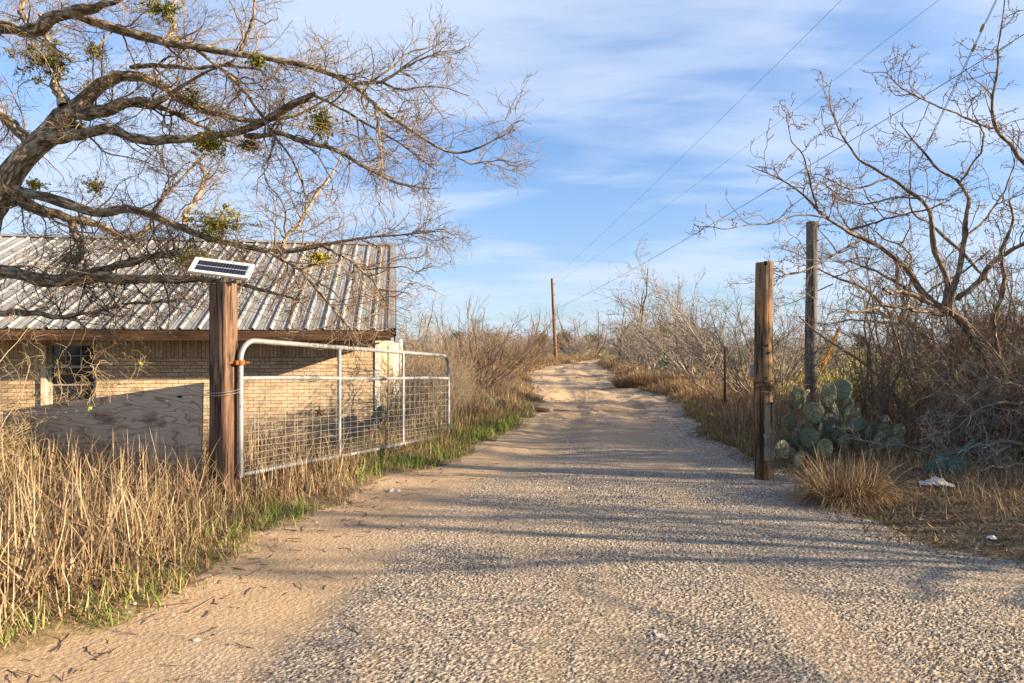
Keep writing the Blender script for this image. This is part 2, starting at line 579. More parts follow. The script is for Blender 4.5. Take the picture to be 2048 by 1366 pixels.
# ------------------------------------------------------------ materials of the built things
def m_brick(nt, oc):
    s = node(nt, 'ShaderNodeSeparateXYZ', {0: oc}).outputs
    v1 = node(nt, 'ShaderNodeCombineXYZ', {0: maths(nt, 'ADD', s[0], s[1]), 1: s[2], 2: 0.0}).outputs[0]
    v2 = node(nt, 'ShaderNodeCombineXYZ', {0: maths(nt, 'SUBTRACT', s[2], 1.30), 1: maths(nt, 'ADD', s[0], s[1]), 2: 0.0}).outputs[0]
    outs = []
    for v, w in ((v1, .205), (v2, .6)):
        b = node(nt, 'ShaderNodeTexBrick', {'Vector': v, 'Color1': (0, 0, 0), 'Color2': (1, 1, 1), 'Mortar': (.5, .5, .5), 'Scale': 1.0, 'Mortar Size': .0055, 'Mortar Smooth': .12, 'Bias': 0.0, 'Brick Width': w, 'Row Height': .0677})
        outs.append(b.outputs)
    top = maths(nt, 'GREATER_THAN', s[2], 1.30)
    rnd = mixc(nt, top, outs[0][0], outs[1][0])
    mort = mixc(nt, top, outs[0][1], outs[1][1])
    n = noise(nt, oc, 18, 5, .7)
    n2 = noise(nt, mapping(nt, oc, (5, 5, 14)), 3, 4, .6)
    face = ramp(nt, rnd, [(0.0, (.43, .295, .175)), (.3, (.60, .44, .27)), (.65, (.72, .555, .365)), (.9, (.66, .46, .31)), (1.0, (.55, .41, .28))])
    face = mixc(nt, ramp(nt, n2, [(.50, 0.0), (.62, .7)]), face, (.80, .67, .50))
    face = mixc(nt, ramp(nt, n, [(.36, .75), (.46, 0.0)]), face, (.36, .24, .14))
    c = mixc(nt, mort, face, (.25, .17, .10))
    h = maths(nt, 'ADD', maths(nt, 'MULTIPLY', mort, -1.0), maths(nt, 'MULTIPLY', n, .7))
    return c, bump(nt, h, .9, .011)


def m_roof(nt, oc):
    s = node(nt, 'ShaderNodeSeparateXYZ', {0: oc}).outputs
    n = noise(nt, mapping(nt, oc, (1.6, .5, .5)), 2.0, 6, .62)
    n2 = noise(nt, mapping(nt, oc, (14, 1.1, 1.1)), 1.0, 5, .65)
    nr = noise(nt, mapping(nt, oc, (7.3, .9, .9), (4, 1, 0)), 1.0, 5, .65)
    base = ramp(nt, n, [(.3, (.25, .25, .245)), (.5, (.32, .32, .315)), (.7, (.39, .39, .38))])
    base = mixc(nt, ramp(nt, n2, [(.47, 0.0), (.68, .6)]), base, (.15, .14, .125))
    c = mixc(nt, ramp(nt, maths(nt, 'ADD', maths(nt, 'MULTIPLY', nr, .7), maths(nt, 'MULTIPLY', n2, .3)), [(.635, 0.0), (.70, .8)]), base, (.27, .12, .06))
    low = node(nt, 'ShaderNodeMapRange', {0: s[1], 1: -.9, 2: .6, 3: .5, 4: 0.0}).outputs[0]
    c = mixc(nt, maths(nt, 'MULTIPLY', low, ramp(nt, n2, [(.4, 0.0), (.6, 1.0)])), c, (.13, .12, .10))
    return c, bump(nt, n2, .15, .004), .62, .12


def m_wood(c0, c1, c2, freq=26.0, crack=.75, along=(1, 1, .045), patch=None):
    def f(nt, oc):
        v = mapping(nt, oc, along)
        a, b = noise(nt, v, freq, 6, .7, .4), noise(nt, mapping(nt, oc, tuple(.4 + .6 * x for x in along)), 3.2, 4)
        k = noise(nt, mapping(nt, oc, tuple(x * .6 for x in along)), freq * 1.6, 3, .5)
        c = ramp(nt, a, [(.28, c0), (.5, c1), (.72, c2)])
        c = mixc(nt, ramp(nt, b, [(.35, .55), (.6, 0.0)]), c, c0)
        if patch:
            c = mixc(nt, ramp(nt, noise(nt, mapping(nt, oc, (3, 3, 1.1)), 1.6, 5, .6), [(.50, 0.0), (.60, .75)]), c, patch)
            c = mixc(nt, ramp(nt, noise(nt, mapping(nt, oc, (5, 5, 1.0), (3, 1, 2)), 1.3, 6, .65), [(.55, 0.0), (.64, .85)]), c, tuple(x * .5 for x in c0))
        ck = ramp(nt, k, [(.36, crack), (.42, 0.0)])
        c = mixc(nt, ck, c, (.03, .02, .014))
        h = maths(nt, 'SUBTRACT', a, maths(nt, 'MULTIPLY', ck, .9))
        return c, bump(nt, h, .9, .012)
    return f


def m_ply(nt, oc):
    n = noise(nt, mapping(nt, oc, (.55, 1, 2.6)), 1.5, 2, .45, .9)
    w = maths(nt, 'SINE', maths(nt, 'ADD', maths(nt, 'MULTIPLY', n, 60.0), maths(nt, 'MULTIPLY', node(nt, 'ShaderNodeSeparateXYZ', {0: oc}).outputs[2], 55.0)))
    g = noise(nt, mapping(nt, oc, (1.6, 1, 40)), 2.2, 4, .7)
    st = noise(nt, mapping(nt, oc, (1, 1, 1.6)), 2.1, 5, .6)
    c = ramp(nt, g, [(.3, (.34, .265, .19)), (.55, (.49, .40, .30)), (.8, (.59, .51, .405))])
    c = mixc(nt, ramp(nt, w, [(.72, 0.0), (.98, .65)]), c, (.20, .115, .065))
    c = mixc(nt, ramp(nt, st, [(.34, .8), (.46, 0.0)]), c, (.13, .085, .06))
    k = node(nt, 'ShaderNodeTexVoronoi', {'Vector': mapping(nt, oc, (1.6, 1, 3.4)), 'Scale': 1.15}).outputs['Distance']
    c = mixc(nt, ramp(nt, k, [(.045, .95), (.075, 0.0)]), c, (.02, .015, .012))
    return c, bump(nt, maths(nt, 'ADD', g, maths(nt, 'MULTIPLY', w, -.2)), .35, .004)


def m_plain(c, var=.25, scale=9.0, dirt=(.1, .08, .06), dirtf=.3, rough=.6, metal=0.0):
    def f(nt, oc):
        n, n2 = noise(nt, oc, scale, 5, .65), noise(nt, oc, scale * 4, 3)
        col = mixc(nt, ramp(nt, n, [(.35, var), (.65, 0.0)]), c, tuple(x * .6 for x in c))
        col = mixc(nt, ramp(nt, n2, [(.55, 0.0), (.75, dirtf)]), col, dirt)
        return col, bump(nt, n2, .2, .003), rough, metal
    return f


def m_rust(nt, oc):
    n = noise(nt, oc, 40, 5, .7)
    return ramp(nt, n, [(.3, (.10, .035, .014)), (.55, (.30, .11, .03)), (.75, (.46, .19, .05))]), bump(nt, n, .5, .004)


M_BRICK = material('cream_brick', m_brick, .9, .1)
M_ROOF = material('galvanised_roofing', m_roof, .5, .4)
def m_rib(nt, oc):
    n = noise(nt, mapping(nt, oc, (3, .6, .6)), 2.0, 5, .6)
    nr = noise(nt, mapping(nt, oc, (6.1, .9, .9), (4, 1, 0)), 1.0, 5, .65)
    c = ramp(nt, n, [(.3, (.30, .295, .28)), (.6, (.46, .45, .43))])
    c = mixc(nt, ramp(nt, nr, [(.64, 0.0), (.69, .8)]), c, (.30, .13, .06))
    return c, None, .55, .15


M_RIB = material('roof_ribs', m_rib, .55, .35)
M_TIMBER = material('weathered_brown_timber', m_wood((.06, .033, .021), (.17, .10, .065), (.36, .245, .17), 46, .95, patch=(.22, .125, .075)))
M_LOG = material('weathered_log', m_wood((.06, .036, .022), (.19, .12, .072), (.36, .26, .165), 34, .9, patch=(.36, .19, .085)))
M_POLE = material('grey_pole_timber', m_wood((.06, .052, .046), (.13, .115, .10), (.24, .215, .19), 20, .8))
M_POLEFAR = material('brown_pole_timber', m_wood((.12, .055, .025), (.24, .115, .055), (.33, .18, .09), 8, .4))
M_PLANK = material('grey_plank', m_wood((.06, .05, .042), (.15, .125, .10), (.30, .265, .22), 24, .9))
M_FASCIA = material('fascia_board', m_wood((.045, .023, .014), (.09, .046, .025), (.16, .085, .044), 14, .6, (.06, 1, 1)))
M_SOFFIT = material('dark_soffit', m_plain((.10, .05, .03)), .9)
M_PLY = material('weathered_plywood', m_ply, .85, .15)
M_GALV = material('galvanised_tube', m_plain((.37, .375, .375), .5, 6, (.15, .10, .07), .75, .5, .4))
M_WIRE = material('galvanised_wire', m_plain((.34, .34, .33), .3, 20, (.2, .14, .09), .5, .5, .4))
M_DARKWIRE = material('rusty_wire', m_plain((.075, .055, .042), .3, 20, (.14, .06, .03), .5, .8))
M_DARKRUST = material('dark_rust', m_plain((.075, .042, .028), .4, 30, (.16, .07, .03), .4, .85))
M_RUST = material('rust', m_rust, .85)
M_WHITE = material('white_paint', m_plain((.76, .73, .67), .2, 6, (.42, .34, .25), .35, .6))
M_CREAM = material('cream_trim', m_plain((.74, .64, .47), .2, 6, (.40, .30, .2), .35, .7))
M_GLASS = material('window_glass', lambda nt, oc: ((.035, .038, .042), None, .12), .1, .6)
M_FRAME = material('window_frame', m_plain((.48, .45, .40), .3, 12, (.2, .16, .12), .3, .6))
M_CELL = material('solar_cell', lambda nt, oc: ((.012, .013, .022), None, .18), .2, .5)
M_BUS = material('cell_backing', m_plain((.62, .63, .64), .1, 9, (.5, .5, .5), .1, .35))
M_TPOST = material('dark_steel', m_plain((.045, .022, .016), .4, 30, (.12, .045, .02), .5, .8))
M_YELLOW = material('yellow_guard', m_plain((.72, .33, .015), .2, 6, (.5, .2, .02), .3, .5))
M_BOX = material('grey_box', m_plain((.21, .26, .33), .3, 20, (.12, .12, .13), .4, .55))
M_INSUL = material('insulator', m_plain((.35, .30, .24), .2, 20, (.2, .16, .1), .3, .4))
M_CABLE = material('cable', m_plain((.035, .036, .04), .2, 20, (.03, .03, .03), .1, .6))
M_CLOTH = material('pale_rag', m_plain((.66, .61, .54), .4, 12, (.3, .25, .2), .4, .9))
M_PLASTIC = material('white_plastic', m_plain((.80, .79, .76), .2, 8, (.5, .45, .4), .2, .5))
M_NET = material('teal_net', m_plain((.015, .22, .20), .3, 12, (.01, .12, .11), .3, .6))
M_CONC = material('concrete', m_plain((.30, .235, .165), .5, 8, (.2, .16, .12), .5, .9))
M_ROCK = material('limestone', m_plain((.60, .54, .46), .5, 14, (.35, .29, .22), .5, .9))
M_OLDBOARD = material('old_board', m_wood((.16, .09, .05), (.33, .21, .12), (.46, .32, .2), 14, .7, (.06, 1, 1)))


def rotz(a):
    return np.array([[cos(a), -sin(a), 0], [sin(a), cos(a), 0], [0, 0, 1.]])


# ------------------------------------------------------------ the brick house
HA = radians(9.5)
HO = np.array([-2.67, 13.3, 0.0])


def build_house():
    h = thing('brick_house', 'low cream brick house with a ribbed metal roof behind the gate', 'house', HO, HA)
    g = Geo()
    zt, zb, th = 1.62, -.55, .12
    wx0, wx1, wz0, wz1 = -5.81, -5.00, .28, 1.56
    for x0, x1, z0, z1 in ((-15, wx0, zb, zt), (wx1, 0, zb, zt), (wx0, wx1, zb, wz0), (wx0, wx1, wz1, zt)):
        g.box(((x0 + x1) / 2, th / 2, (z0 + z1) / 2), ((x1 - x0) / 2, th / 2, (z1 - z0) / 2))
    g.box((-.06, 4.26, .535), (.06, 4.14, 1.085))
    g.add([(-.003, 0.0, zt), (-.003, 8.4, zt), (-.003, 4.2, 3.7)], T=[(0, 1, 2)])
    g.box((-7.5, 8.46, .535), (7.5, .06, 1.085))
    g.build('wall', M_BRICK, h, smoothed=False)
    # window with an upper sash of small panes and a lower sash
    f, p = Geo(), Geo()
    xm, t = (wx0 + wx1) / 2, .022
    for x in (wx0 + t, wx1 - t):
        f.box((x, .075, (wz0 + wz1) / 2), (t, .03, (wz1 - wz0) / 2))
    for z in (wz0 + t, 1.13, wz1 - t):
        f.box((xm, .073, z), ((wx1 - wx0) / 2 - 2 * t, .03, t))
    for x in (wx0 + .28, wx0 + .53):
        f.box((x, .08, 1.335), (.008, .014, .182))
    f.box((xm, .081, 1.33), (.36, .012, .007))
    f.box((xm, .083, .80), (.36, .012, .012))
    fo = f.build('window', M_FRAME, h, smoothed=False)
    p.box((xm, .10, (wz0 + wz1) / 2), ((wx1 - wx0) / 2 - .03, .004, (wz1 - wz0) / 2 - .03))
    p.build('pane', M_GLASS, fo, smoothed=False)
    s = Geo().box((wx0 - .045, -.02, .9), (.04, .03, .62))
    s.build('window_trim', M_CREAM, fo, smoothed=False)
    # ribbed metal roof: one profile swept up each slope
    ye, yr, ze, zr, xr = -.95, 4.2, 1.80, 4.10, .36
    prof = []
    k = 0
    x = xr
    while x > -15.4:
        for dx, dz in ((0, 0), (.012, .002), (.03, .034), (.058, .034), (.076, .002), (.14, 0), (.152, .006), (.164, 0), (.20, 0), (.212, .006), (.224, 0)):
            prof.append((x - dx, dz))
        x -= .30
        k += 1
    prof = np.array(prof)
    for name, sgn in (('roof', 1), ('roof', -1)):
        g = Geo()
        n = len(prof)
        rows = []
        ys = np.linspace(0, 1, 12)
        for t_ in ys:
            y = ye + (yr - ye) * t_
            if sgn < 0:
                y = 2 * yr - y
            z = ze + (zr - ze) * t_
            sag = (vnoise(prof[:, 0], prof[:, 0] * 0 + t_ * 4, .8, 3) - .5) * .012
            rows.append(np.stack([prof[:, 0], np.full(n, y), z + prof[:, 1] + sag], 1))
        V = np.concatenate(rows)
        q = grid_quads(12, n)
        rib = (q[:, 0] % n) % 11 < 4
        g.add(V, q[~rib]).add(V, q[rib], m=1)
        g.add(V - [0, 0, .006], q[:, ::-1])
        g.build('roof', [M_ROOF, M_RIB], h, smoothed=False)
    sl = (zr - ze) / (yr - ye)
    g = Geo()                                    # folded metal trim down the rake and over the ridge
    for sgn in (1, -1):
        v = []
        for t_ in (0, 1):
            y = ye + (yr - ye) * t_
            y = y if sgn > 0 else 2 * yr - y
            z = ze + (zr - ze) * t_
            v += [(xr - .10, y, z + .037), (xr + .035, y, z + .037), (xr + .035, y, z - .06)]
        g.add(v, [(0, 1, 4, 3), (1, 2, 5, 4)])
    g.add([(xr + .03, yr - .16, zr - .16 * sl + .042), (xr + .03, yr, zr + .05), (xr + .03, yr + .16, zr - .16 * sl + .042), (-15.4, yr - .16, zr - .16 * sl + .042), (-15.4, yr, zr + .05), (-15.4, yr + .16, zr - .16 * sl + .042)], [(0, 1, 4, 3), (1, 2, 5, 4)])
    g.build('roof_trim', M_ROOF, h, smoothed=False)
    g = Geo().box((-7.4, ye + .045, ze - .105), (7.72, .02, .09))
    g.build('fascia', M_FASCIA, h, smoothed=False)
    g = Geo()                                    # boards under the eave and along the rake
    g.box((-7.4, ye / 2 + .03, 1.632), (7.70, -ye / 2 - .035, .008))
    for x in np.arange(-14.6, .3, .61):
        g.box((x, ye / 2 + .05, 1.70), (.02, .38, .055))
    g.build('soffit', M_SOFFIT, h, smoothed=False)
    g = Geo()
    for sgn in (1, -1):
        ys = np.array([ye + .07, yr])
        zs = ze + (ys - ye) * sl
        if sgn < 0:
            ys = 2 * yr - ys
        v = [(xr + dx, y, z + dz) for y, z in zip(ys, zs) for dx, dz in ((-.045, -.012), (0.0, -.012), (0.0, -.17), (-.045, -.17))]
        g.add(v, [(0, 1, 5, 4), (1, 2, 6, 5), (2, 3, 7, 6), (3, 0, 4, 7), (3, 2, 1, 0)])
    g.build('rake_board', M_FASCIA, h, smoothed=False)
    Geo().box((.045, .03, .52), (.045, .05, 1.06)).build('corner_trim', M_WHITE, h, smoothed=False, bevel=.004)
    Geo().box((.17, .42, .60), (.055, .055, 1.02)).build('porch_post', M_CREAM, h, smoothed=False, bevel=.006)
    Geo().box((.30, 1.0, .62), (.05, .05, 1.0)).build('porch_post', M_CREAM, h, smoothed=False, bevel=.006)
    Geo().box((.40, 2.2, .95), (.13, .02, .62), rotz(radians(8))).build('door', M_WHITE, h, smoothed=False)
    d = Geo().tubes([(.50, 1.7, 1.66), (.50, 1.7, 1.2), (.50, 1.69, .72), (.52, 1.62, .62)], [.04, .04, .04, .035], 8, caps=True)
    d.build('downspout', M_WHITE, h)
    return h


HOUSE = build_house()

# weathered steps of old boards at the gable end
st = thing('board_steps', 'weathered board steps beside the brick house corner', 'steps', (-2.0, 15.0, 0))
for i, (y, z, w) in enumerate(((-.55, -.14, .62), (-.1, .06, .66), (.35, .27, .62), (.8, .46, .58))):
    Geo().box((.12, y, z), (w, .2, .022)).build('tread', M_OLDBOARD, st, smoothed=False, bevel=.004)
    Geo().box((.12, y + .17, z - .12), (w - .04, .02, .095)).build('riser', M_OLDBOARD, st, smoothed=False)


# ------------------------------------------------------------ gate, its posts and what hangs on them
def build_gate_post():
    """squared timber with rough faces, split edges and a worn top"""
    b = np.array([-2.655, 6.28, -.35])
    w, n, K = .091, 9, 60
    ring = []
    for s_ in range(4):
        for t_ in np.linspace(-1, 1, n, endpoint=False):
            ring.append(((t_, -1), (1, t_), (-t_, 1), (-1, -t_))[s_])
    ring = np.array(ring) * w
    zs = np.linspace(0, 2.42, K)
    V = np.zeros((K, len(ring), 3))
    th = np.arange(len(ring))
    for k, z in enumerate(zs):
        f = 1 + (vnoise(th * .9, th * 0 + z * .5, 1.0, 61, 2) - .5) * .10 + (vnoise(th * 2.3, th * 0 + z * 1.6, 1.0, 71) - .5) * .07
        c = np.abs(ring).min(1) / w
        f = f - .05 * (c > .93)
        V[k, :, :2] = ring * f[:, None]
        V[k, :, 2] = z + (vnoise(th * .8, th * 0, 1.0, 81) - .5) * .05 * (k == K - 1)
    m = len(ring)
    k, j = np.meshgrid(np.arange(K - 1), np.arange(m), indexing='ij')
    a = k * m + j
    b2 = k * m + (j + 1) % m
    g = Geo().add(V, np.stack([a, b2, b2 + m, a + m], -1).reshape(-1, 4))
    top = V[-1]
    c = top.mean(0, keepdims=True) + [[0, 0, -.012]]
    g.add(np.concatenate([top, c]), T=[(i, (i + 1) % m, m) for i in range(m)])
    o = g.build('gate_post', M_TIMBER, None, smoothed=False, rotz=radians(-14))
    o.location = b
    return tag(o, 'square weathered brown timber post carrying the solar panel', 'post')


build_gate_post()

sp = thing('solar_panel', 'small white framed solar panel on top of the square post', 'solar panel', (-2.66, 6.26, 2.05))
# the panel tilts up towards the sun and dips to the right
cx = P(444, 537, 6.2) - np.array([-2.66, 6.26, 2.05])
ux = unit(P(497, 530, 6.22) - P(388, 517, 6.22) + np.array([0, .06, 0]))
tilt = unit(np.array([.10, -.55, .60]))
vy = unit(np.cross(tilt, ux))
nz = np.cross(ux, vy)
RP = np.stack([ux, vy, nz], 1)
hw, hh = .262, .105
g = Geo()
for a, b_, c_, d_ in ((0, hh - .012, hw, .012), (0, -hh + .012, hw, .012), (hw - .017, 0, .017, hh - .024), (-hw + .017, 0, .017, hh - .024)):
    g.box(cx + RP @ np.array([a, b_, 0]), (c_, d_, .014), RP)
g.build('frame', M_PLASTIC, sp, smoothed=False, bevel=.003)
Geo().box(cx, (hw - .034, hh - .024, .008), RP).build('backing', M_BUS, sp, smoothed=False)
g = Geo()
cw, ch_ = (2 * (hw - .042)) / 18, (hh - .034)
for i in range(18):
    for j in (-1, 1):
        g.box(cx + RP @ np.array([-(hw - .042) + (i + .5) * cw, j * (ch_ / 2 + .002), .0098]), (cw / 2 - .0022, ch_ / 2 - .002, .001), RP)
g.build('cells', M_CELL, sp, smoothed=False)
Geo().tubes([(0.02, -.02, -.02), (0.012, -.02, .05), tuple(cx + [0, .03, -.02])], [.014] * 3, 8).build('bracket', M_GALV, sp)


def build_gate():
    b = P(481, 955, 6.3)
    a = radians(71.57)
    g0 = thing('farm_gate', 'long galvanised tube farm gate with wire mesh standing open', 'gate', b, a)
    L, Hh, R, r0 = 4.743, 1.27, .19, .0255

    def sag(p):
        p = np.array(p, float)
        p[:, 2] -= .21 * p[:, 0] / L
        return p

    def arc(cx, cz, r, a0, a1, n=9):
        return [(cx + r * cos(t), 0, cz + r * sin(t)) for t in np.linspace(a0, a1, n)]
    pts = [(0, 0, 0), (0, 0, .5), (0, 0, Hh - R)] + arc(R, Hh - R, R, pi, pi / 2)[1:] + [(x, 0, Hh) for x in np.linspace(.5, L - R - .3, 12)] + arc(L - R, Hh - R, R, pi / 2, 0) + [(L, 0, .6), (L, 0, 0.0)]
    Geo().tubes(sag(pts), np.full(len(pts), r0), 12, caps=True).build('frame', M_GALV, g0)
    zm = .915
    for z, x0 in ((.02, .02), (zm, .02)):
        xs = np.linspace(x0, L - .02, 24)
        Geo().tubes(sag([(x, 0, z + .006 * sin(x * 2)) for x in xs]), np.full(24, .021), 10, caps=True).build('rail', M_GALV, g0)
    for t in (.346, .676):
        Geo().tubes(sag([(L * t, 0, .02), (L * t, 0, .6), (L * t, 0, Hh)]), np.full(3, .021), 10).build('stile', M_GALV, g0)
    g = Geo()
    zz = [.06, .105, .155, .21, .27, .335, .41, .495, .585, .69, .80]
    for z in zz:
        xs = np.linspace(.02, L - .02, 60)
        g.tubes(sag([(x, -.022, z + .005 * sin(3 * x + z * 30)) for x in xs]), np.full(60, .0026), 5)
    for x in np.arange(.17, L - .05, .152):
        g.tubes(sag([(x, -.027, .0), (x, -.024, .45), (x, -.027, zm)]), np.full(3, .0026), 5)
    g.build('wire_mesh', M_WIRE, g0)
    for x in (.9, 1.9, 2.6, 3.5, 4.3):           # bits of wire twisted round the middle rail
        g = Geo()
        t = np.linspace(0, 6 * pi, 40)
        g.tubes(sag(np.stack([x + .05 * t / (6 * pi), .027 * np.cos(t), zm + .027 * np.sin(t)], 1)), np.full(40, .002), 4)
        g.build('wire_tie', M_WIRE, g0)
    g = Geo()
    t = np.linspace(0, 9 * pi, 70)
    g.tubes(sag(np.stack([1.05 + .13 * t / (9 * pi), .036 * np.cos(t) * (1 + .4 * np.sin(t * .7)), zm + .036 * np.sin(t)], 1)), np.full(70, .003), 4)
    for q in range(5):
        e = RNG.normal(0, .06, 3)
        g.tubes(sag([(1.1 + .03 * q, 0, zm + .03), (1.1 + e[0], -.05, zm + .03 + e[1]), (1.05 + e[0] * 1.7, -.06, zm + e[2])]), np.full(3, .0025), 4)
    g.build('wire_knot', M_WIRE, g0)
    for z, in ((1.06,),):
        g = Geo()
        t = np.linspace(0, 2 * pi, 17)
        for dz in (-.014, 0, .014):
            g.tubes(np.stack([.033 * np.cos(t), .033 * np.sin(t), t * 0 + z + dz], 1), np.full(17, .009), 6)
        g.box((-.045, 0, z), (.02, .012, .02))
        g.tubes([(-.02, -.0, z), (-.06, .03, z), (-.135, .08, z)], [.011] * 3, 8, caps=True)
        g.tubes([(.03, -.03, z), (.06, -.05, z)], [.012] * 2, 6, caps=True)
        g.build('hinge', M_RUST, g0)


build_gate()

# rusty star hung on the gate mesh
gd = np.array([cos(radians(71.57)), sin(radians(71.57)), 0])
sc_ = P(637, 823, 6.3 + 4.5 * .262) + np.array([.02, -.03, 0])
v = [(0, -.016, 0)]
for i in range(10):
    r = .072 if i % 2 == 0 else .027
    t = pi / 2 + i * pi / 5
    v.append((r * cos(t) * .86, 0, r * sin(t) * (1.25 if i == 0 else 1)))
v.append((0, .010, 0))
g = Geo().add(np.array(v) @ rotz(radians(20)).T + sc_, T=[(0, i, i % 10 + 1) for i in range(1, 11)] + [(11, i % 10 + 1, i) for i in range(1, 11)])
g.tubes([sc_ + [0, .0, .085], sc_ + [.005, .0, .13], sc_ + [0, .01, .17]], [.0015] * 3, 4)
tag(g.build('star_ornament', M_DARKRUST, smoothed=False, origin=sc_), 'small rusty five pointed star hanging on the gate mesh', 'ornament')

# plywood sheet leaning behind the post, with the wire fence before it
pa, pb = P(412, 765, 6.34), P(12, 822, 7.05)
ex = unit((pb - pa) * [1, 1, 0])
ez = np.array([.01, .06, 1])
a = math.atan2(ex[1], ex[0])
g = Geo()
lf = np.linalg.norm((pb - pa)[:2])
dzl = pb[2] - pa[2]
loc = [(0, 0, 0), (lf, 0, dzl), (lf + .02, 0, dzl - 1.25), (.03, 0, -1.25)]
fr = [(x, -.008, z) for x, y, z in loc] + [(x, .008, z) for x, y, z in loc]
g.add(fr, [(0, 1, 2, 3), (7, 6, 5, 4), (0, 4, 5, 1), (1, 5, 6, 2), (2, 6, 7, 3), (3, 7, 4, 0)])
o = g.build('plywood_sheet', M_PLY, smoothed=False)
o.location, o.rotation_euler = tuple(pa + ex * .03), (0, 0, a)
tag(o, 'weathered grey plywood sheet standing beside the square post', 'plywood')

g = Geo()                                        # woven wire, vertical stays and sagging line wires
wf0, wf1 = np.array([-2.76, 6.20, 0]), np.array([-6.6, 6.75, 0])
for z in (.02, .16, .30, .44, .56):
    t = np.linspace(0, 1, 50)[:, None]
    p = wf0 * (1 - t) + wf1 * t
    p[:, 2] = z + .02 * np.sin(t[:, 0] * 17 + z * 9) + .05 * np.sin(t[:, 0] * 5)
    g.tubes(p, np.full(50, .0022), 4)
for t in np.arange(.01, 1, .0365):
    p = wf0 * (1 - t) + wf1 * t
    w = RNG.normal(0, .012, (5, 3))
    w[0, 2] = w[-1, 2] = 0
    s_ = np.stack([p + w[i] + [0, 0, -.06 + .155 * i + .05 * sin(t * 5)] for i in range(5)])
    g.tubes(s_, np.full(5, .0022), 4)
tag(g.build('wire_fence', M_DARKWIRE, origin=wf0), 'rusty woven wire fence in front of the plywood sheet', 'fence')


def barbed(p0, p1, name, label, sagm, mat, barbs=True):
    g = Geo()
    n = 120
    t = np.linspace(0, 1, n)
    p = np.asarray(p0) * (1 - t[:, None]) + np.asarray(p1) * t[:, None]
    p[:, 2] -= sagm * 4 * t * (1 - t)
    L = np.linalg.norm(np.asarray(p1) - np.asarray(p0))
    for ph in (0, pi):
        q = p.copy()
        q[:, 1] += .0028 * np.cos(t * L * 90 + ph)
        q[:, 2] += .0028 * np.sin(t * L * 90 + ph)
        g.tubes(q, np.full(n, .0019), 4)
    if barbs:
        for s_ in np.arange(.06, L, .125):
            i = min(int(s_ / L * (n - 1)), n - 1)
            for k in range(2):
                e = unit(RNG.normal(0, 1, 3)) * .017
                g.tubes([p[i] - e, p[i] + e], [.0016, .0008], 3)
    return tag(g.build(name, mat, origin=p0), label, 'barbed wire')


pz = P(417, 790, 6.14)
barbed(pz, P(-60, 830, 6.75), 'barbed_wire', 'barbed wire strand stretched across the plywood sheet', .05, M_WIRE)
t = np.linspace(0, 4 * pi, 60)
tw = np.stack([-2.655 + .155 * np.cos(t) * (1 + .05 * np.sin(3 * t)), 6.28 + .155 * np.sin(t), 1.06 + .012 * t / pi + .02 * np.sin(t)], 1)
tag(Geo().tubes(tw, np.full(60, .0022), 4).build('wire_loop', M_WIRE, origin=tw[0]), 'pale wire wound around the square timber post', 'wire')


# ------------------------------------------------------------ right-hand posts and poles
def log_geo(h, r0, r1, seed, s=28, K=50, warp=.06, cap=True):
    th = np.arange(s) * 2 * pi / s
    V = np.zeros((K, s, 3))
    for k, t in enumerate(np.linspace(0, 1, K)):
        z = t * h
        r = r0 + (r1 - r0) * t
        f = 1 + (vnoise(np.cos(th) * 1.5 + 5, np.sin(th) * 1.5 + z * .35 + 5, 1.0, seed, 2) - .5) * warp * 2
        f = f + (vnoise(th * 4, th * 0 + z * .4, 1.0, seed + 5) - .5) * warp * .8
        V[k] = np.stack([np.cos(th) * r * f + .012 * sin(z * 1.3 + seed), np.sin(th) * r * f, np.full(s, z)], 1)
    k, j = np.meshgrid(np.arange(K - 1), np.arange(s), indexing='ij')
    a, b = k * s + j, k * s + (j + 1) % s
    g = Geo().add(V, np.stack([a, b, b + s, a + s], -1).reshape(-1, 4))
    if cap:
        top = V[-1]
        g.add(np.concatenate([top, top.mean(0, keepdims=True) - [[0, 0, .015]]]), T=[(i, (i + 1) % s, s) for i in range(s)])
    return g


rp = P(1529, 950, 7.75)
RPOST = thing('gate_post', 'thick round log post with a short plank nailed on at the gravel edge', 'post', (rp[0], rp[1], -.1), radians(-20))
g = log_geo(2.55, .108, .098, 3)
g.build('log', M_LOG, RPOST)
g = Geo().box((.012, -.085, 2.535), (.017, .03, .022))
g.build('notch', M_TPOST, RPOST, smoothed=False)
for x, z in ((.03, 1.61), (.045, 1.53), (.02, 1.25)):
    Geo().tubes([(x, -.108, z), (x, -.09, z)], [.012, .012], 8, caps=True).build('bolt_hole', M_TPOST, RPOST, smoothed=False)
g = Geo()
K = 14
for k in range(K - 1):
    z0, z1 = .33 + .65 * k / (K - 1), .33 + .65 * (k + 1) / (K - 1)
    w = .052 + .004 * sin(k * 1.7)
    g.box((.048 + .004 * sin(k * 2.3), -.125, (z0 + z1) / 2), (w, .02, (z1 - z0) / 2 - .0004), rotz(radians(10)))
g.build('nailed_plank', M_PLANK, RPOST, smoothed=False)
Geo().box((-.13, .03, 1.33), (.026, .05, .065)).build('junction_box', M_BOX, RPOST, smoothed=False, bevel=.006)
for z in (1.20, 1.14, .30, .05):
    g = Geo()
    t = np.linspace(0, 4 * pi, 50)
    g.tubes(np.stack([(.122) * np.cos(t), .122 * np.sin(t), z + .03 * np.sin(t * .5 + z * 9) + .012 * np.sin(t * 3)], 1), np.full(50, .0028), 4)
    g.build('wire_wrap', M_DARKWIRE, RPOST)
g = Geo()
q = np.array([(.10, -.11, 1.24), (.14, -.10, 1.17), (.12, -.13, 1.05), (.10, -.14, .95), (.13, -.12, 1.12)])
